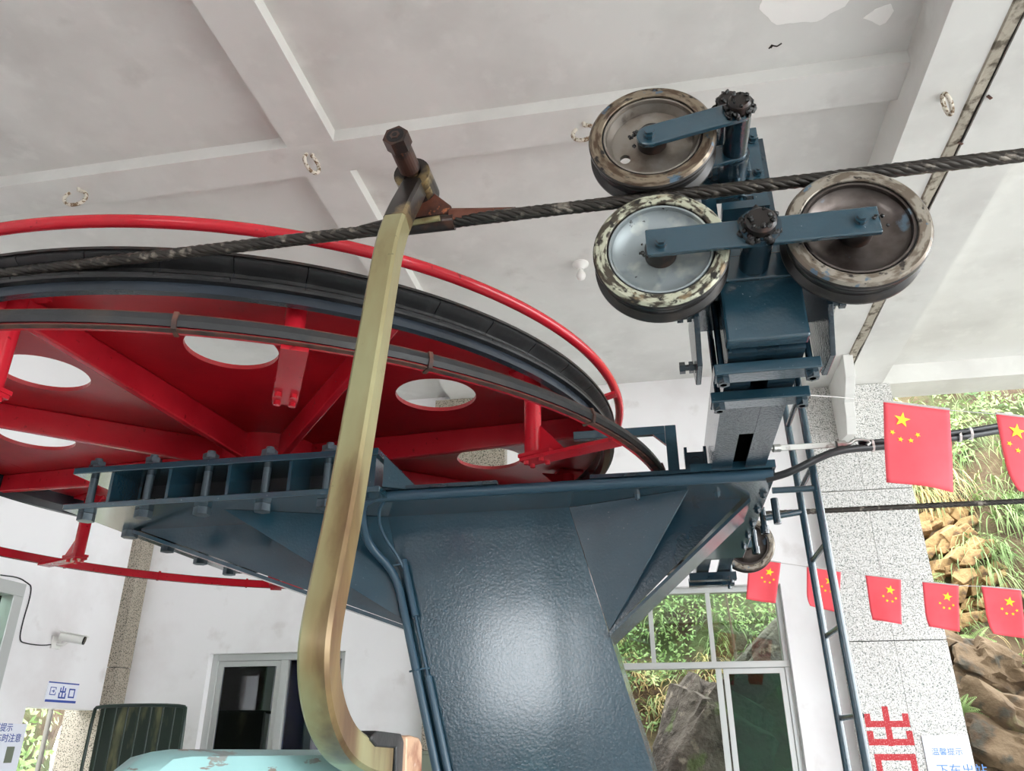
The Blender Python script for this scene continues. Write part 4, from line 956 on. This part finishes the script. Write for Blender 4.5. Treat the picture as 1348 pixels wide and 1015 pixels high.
ob_ = MB().box(-2.12, -1.55, 6.25, 6.57, FL, ol.z).box(-2.13, -1.54, 6.24, 6.575, ol.z-.03, ol.z+.0).build('cabinet', 'olive_paint', bevel=.006); tag(ob_, 'grey-green cabinet standing against the end wall behind the column', 'cabinet')

# ------------------------------------------------------------------ outdoors: bank, rocks, grass
def bank_y(x, z):
    n_ = noise.noise(Vector((x*.6, z*.6, 3)))*.40+noise.noise(Vector((x*1.5, z*1.5, 9)))*.25+noise.noise(Vector((x*3.6, z*3.6, 5)))*.10
    return 7.95+max(0, z+1.0)*.5+n_
vs = []; fs = []; NX, NZ = 90, 56
for j in range(NZ+1):
    for i in range(NX+1):
        x = -6+16*i/NX; z = FL-.3+9.0*j/NZ; vs.append((x, bank_y(x, z), z))
for j in range(NZ):
    for i in range(NX): fs.append((j*(NX+1)+i, j*(NX+1)+i+1, (j+1)*(NX+1)+i+1, (j+1)*(NX+1)+i))
bk = MB().add(vs, fs).build('hillside', 'bank_soil', smooth=180); struct(bk, 'steep earth bank with grass and rock outside')
rnd = random.Random(11)
def blade(mb, p, d, L, wd, droop, nseg=5):
    d = Vector(d).normalized(); sd = d.cross(Vector((0, 0, 1))); sd = (sd if sd.length > .05 else Vector((1, 0, 0))).normalized(); q = Vector(p); vs = []; fs = []
    for i in range(nseg+1):
        t = i/nseg; ww = wd*(1-t)**.7*.5+.0005; vs += [q-sd*ww, q+sd*ww]
        d = (d+Vector((0, 0, -droop/nseg*(0.6+t)))).normalized(); q = q+d*L/nseg
    for i in range(nseg): fs.append((2*i, 2*i+1, 2*i+3, 2*i+2))
    mb.add(vs, fs)
def tuft(mb, x, z, n_, L, droop=1.5):
    y = bank_y(x, z)
    for _ in range(n_):
        a = rnd.uniform(0, 2*math.pi)
        blade(mb, (x+rnd.uniform(-.08, .08), y-.02, z+rnd.uniform(-.05, .05)), (math.cos(a)*.6, -.75+rnd.uniform(-.3, .3), .55+rnd.uniform(-.3, .3)), L*rnd.uniform(.6, 1.2), rnd.uniform(.010, .022), droop*rnd.uniform(.8, 1.6))
gA, gB = MB(), MB()
def spread(n_, x0, x1, z0, z1, mb, cnt, L, droop, keep=None):
    for _ in range(n_):
        x = rnd.uniform(x0, x1); z = rnd.uniform(z0, z1)
        if keep and not keep(x, z): continue
        tuft(mb, x, z, cnt, L, droop)
ledge = lambda x, z: not (2.6 < x < 3.55 and 1.15 < z < 2.5)
spread(90, 2.5, 6.0, 2.45, 4.4, gA, 12, .55, 2.3)                 # hanging over the top
spread(60, 3.45, 5.6, 1.2, 2.6, gA, 14, .62, 2.6)                  # right of the ledge
spread(26, 2.7, 5.4, .9, 1.35, gA, 9, .34, 1.8)
spread(8, 3.3, 4.6, .2, .7, gA, 10, .55, 2.6)
spread(10, 2.7, 3.5, 1.3, 2.4, gA, 4, .36, 2.6)
spread(13, 3.0, 3.6, 2.6, 3.2, gB, 12, .6, 2.9)
spread(20, 2.6, 5.0, .6, 3.6, gB, 5, .40, 2.6, ledge)
spread(240, -2.0, 1.7, -.3, 2.6, gA, 9, .32, 1.7)
spread(70, -1.6, .6, .2, 1.0, gB, 7, .28, 1.7)
g1 = gA.build('hanging_grass', 'grass_green'); tag(g1, 'long green grass hanging down the bank outside', 'grass'); g1['kind'] = 'stuff'
g2 = gB.build('dry_grass', 'grass_dry'); tag(g2, 'straw coloured dry grass among the green on the bank', 'grass'); g2['kind'] = 'stuff'
# leafy undergrowth seen through the window and top right
def leaf(mb, p, L, wd, d, nrm):
    d = Vector(d).normalized(); s_ = d.cross(Vector(nrm)).normalized()*wd; p = Vector(p)
    mb.add([p, p+d*L*.45+s_, p+d*L, p+d*L*.45-s_], [(0, 1, 2, 3)])
lm = MB()
for (x0, x1, z0, z1, yo, n_, L) in ((-1.6, 1.7, .55, 3.2, -.3, 7500, .05), (2.3, 6.0, 3.0, 4.6, -.3, 2600, .07), (-1.6, .5, .1, .7, -.2, 700, .05), (2.6, 5.0, .6, 1.3, -.1, 420, .05), (3.3, 5.5, 1.2, 3.0, -.1, 500, .06)):
    for _ in range(n_):
        x = rnd.uniform(x0, x1); z = rnd.uniform(z0, z1)
        if noise.noise(Vector((x*1.6, z*1.6, 2))) < -.12: continue
        y = bank_y(x, z)+yo*rnd.random()-.02
        leaf(lm, (x, y, z), L*rnd.uniform(.6, 1.4), L*.22, (rnd.uniform(-1, 1), rnd.uniform(-.7, .1), rnd.uniform(-1, .6)), (rnd.uniform(-.5, .5), -1, rnd.uniform(0, .8)))
l1 = lm.build('leafy_undergrowth', 'leaf_green'); tag(l1, 'bright leafy undergrowth on the slope behind the building', 'foliage'); l1['kind'] = 'stuff'
x, z = .74, .6
st = MB().tube([(x, bank_y(x, z)-.25, z-.3), (x-.03, bank_y(x, z)-.3, z+.4), (x-.08, bank_y(x, z)-.28, z+1.3)], [.018, .014, .008], 8)
tag(st.build('sapling_trunk', 'bark', smooth=60), 'thin grey sapling trunk seen through the upper window pane', 'tree')
def rock(name, c, s, mat, label, group, seed, rot=0, tilt=0, slabby=0, sq=.55, rough=.22):
    bm = bmesh.new(); bmesh.ops.create_icosphere(bm, subdivisions=3 if max(s) < .3 else 4, radius=1)
    for v_ in bm.verts:
        p = v_.co.copy(); q = Vector([math.copysign(abs(a)**sq, a) for a in p]); q = q*(1+rough*noise.noise(p*1.3+Vector((seed*3.1, 0, 0)))+.45*rough*noise.noise(p*3.1+Vector((0, seed*2.7, 0)))+.05*noise.noise(p*7+Vector((0, seed*2.7, 0))))
        if slabby: q.z = round(q.z*slabby)/slabby*.7+q.z*.3
        v_.co = Vector((q.x*s[0], q.y*s[1], q.z*s[2]))
    bmesh.ops.rotate(bm, verts=bm.verts, matrix=Matrix.Rotation(tilt, 3, 'Y') @ Matrix.Rotation(rot, 3, 'Z'))
    mb = MB(); mb.add([(v_.co.x+c[0], v_.co.y+c[1], v_.co.z+c[2]) for v_ in bm.verts], [tuple(v_.index for v_ in f.verts) for f in bm.faces]); bm.free()
    o = mb.build(name, mat, smooth=35); tag(o, label, 'rock', group)
rock('boulder', (.34, 7.72, -.12), (.46, .36, .56), 'dark_rock', 'dark craggy boulder outside the open window pane', None, 1, .4, .5, 3)
rock('boulder', (1.0, 8.05, .72), (.55, .3, .2), 'dark_rock', 'grey sloping rock ledge behind the upper window pane', None, 2, .2, -.75, 0)
lg = thing('rock_ledge', (3.1, bank_y(3.1, 1.0), 1.0), 'broken ledge of angular ochre rock showing between pillar and hanging grass', 'rock')
def slab(c, s_, mat, rot, tilt):
    n_ = rnd.choice((4, 4, 5)); a0 = rnd.random()*6; pts = []
    for i in range(n_):
        a = a0+2*math.pi*(i+rnd.uniform(-.25, .25))/n_; pts.append((math.cos(a)*s_[0]*rnd.uniform(.85, 1.1), math.sin(a)*s_[2]*rnd.uniform(.85, 1.1)))
    M_ = Matrix.Rotation(tilt, 3, 'Y') @ Matrix.Rotation(rot, 3, 'Z') @ Matrix.Rotation(rnd.uniform(-.3, .3), 3, 'X')
    f = [M_ @ Vector((x*.93, -s_[1]*rnd.uniform(.75, 1.1), z*.93)) for x, z in pts]; b_ = [M_ @ Vector((x, s_[1], z)) for x, z in pts]
    vs = [Vector(c)+p for p in f+b_]; k = n_
    fs = [tuple(range(k)), tuple(reversed(range(k, 2*k)))]+[(i, i+k, (i+1) % k+k, (i+1) % k) for i in range(k)]
    MB().add(vs, fs).build('stone', mat, lg, bevel=.006)
for i in range(60):
    r_, c_ = i//6, i % 6
    x = 2.62+.165*c_+.08*(r_ % 2)+rnd.uniform(-.03, .03); z = 1.02+.135*r_+.075*c_-.12+rnd.uniform(-.02, .02)
    slab((x, bank_y(x, z)-.03+rnd.uniform(-.05, .05), z), (rnd.uniform(.13, .19), .12, rnd.uniform(.075, .10)), 'ochre_rock', rnd.uniform(-.25, .25), -.45+rnd.uniform(-.12, .12))
for i, (x, z, sx, sz) in enumerate(((2.75, .82, .24, .17), (3.1, .62, .36, .20), (2.9, .25, .40, .22), (3.45, .25, .38, .26), (3.0, -.15, .45, .24))):
    rock('boulder', (x, bank_y(x, z)+.04, z), (sx*1.05, .26, sz*1.05), 'rock', ['brown rock just under the flag that crosses the pillar edge', 'mossy brown rock lying below the ochre ledge', 'broad brown rock between the fern and the pillar edge', 'brown rock at the picture edge below the grass', 'brown rock lowest on the bank beside the pillar notice'][i], None, i+40, rnd.uniform(-.5, .5), .5, 0, .8, .6)
# ferns
def fern(px, py, label, n_, L):
    p = at(px, py, Y=7.9); b0 = Vector((p.x, bank_y(p.x, p.z)-.06, p.z)); mb = MB()
    for i in range(n_):
        a = rnd.uniform(0, 2*math.pi); d = Vector((math.cos(a), -.5, .5*math.sin(a)+.3)).normalized(); q = b0.copy(); l = L*rnd.uniform(.7, 1.1)
        for t in range(14):
            d = (d+Vector((0, 0, -.05))).normalized(); q = q+d*l/14; sd = d.cross(Vector((0, -1, .3))).normalized(); w_ = l*.30*(1-t/14)+.004
            for s_ in (-1, 1): leaf(mb, q, w_, .008, sd*s_+d*.5, (0, -1, .3))
    tag(mb.build('fern', 'leaf_green'), label, 'fern')
fern(1266, 735, 'light green fern growing from the ochre rock ledge', 9, .24)
fern(1288, 938, 'green fern beside the granite pillar notice', 9, .26)
fern(1330, 830, 'fern at the picture edge below the last small flag', 8, .26)
# greenery outside the left doorway and door
lm = MB()
for _ in range(5200):
    y = rnd.uniform(3.0, 9.0); z = rnd.uniform(FL, 1.1); x = -6.9-.5*noise.noise(Vector((y, z, 1)))-rnd.random()*.5
    if noise.noise(Vector((y*1.8, z*1.8, 6))) < -.1: continue
    leaf(lm, (x, y, z), rnd.uniform(.07, .16), .026, (rnd.uniform(-.2, .6), rnd.uniform(-1, 1), rnd.uniform(-1, .3)), (1, rnd.uniform(-.5, .5), rnd.uniform(0, .8)))
l2 = lm.build('doorway_shrubs', 'leaf_green'); tag(l2, 'sunlit broad leaved shrubs outside the doorway', 'foliage'); l2['kind'] = 'stuff'
vs = []; fs = []
for j in range(13):
    for i in range(31):
        y = 1+9*i/30; z = FL-.2+3.3*j/12; vs.append((-8.0-.5*noise.noise(Vector((y*.7, z*.7, 1))), y, z))
for j in range(12):
    for i in range(30): fs.append((j*31+i, j*31+i+1, (j+1)*31+i+1, (j+1)*31+i))
struct(MB().add(vs, fs).build('hillside', 'bank_soil', smooth=180), 'green bank outside the side wall')
dp = at(57, 980, X=-5.6)
tag(MB().cyl((dp.x, dp.y, FL), (dp.x, dp.y, .9), .022, 14).build('railing_post', 'grey_paint', smooth=60), 'grey steel post standing outside the doorway', 'post')
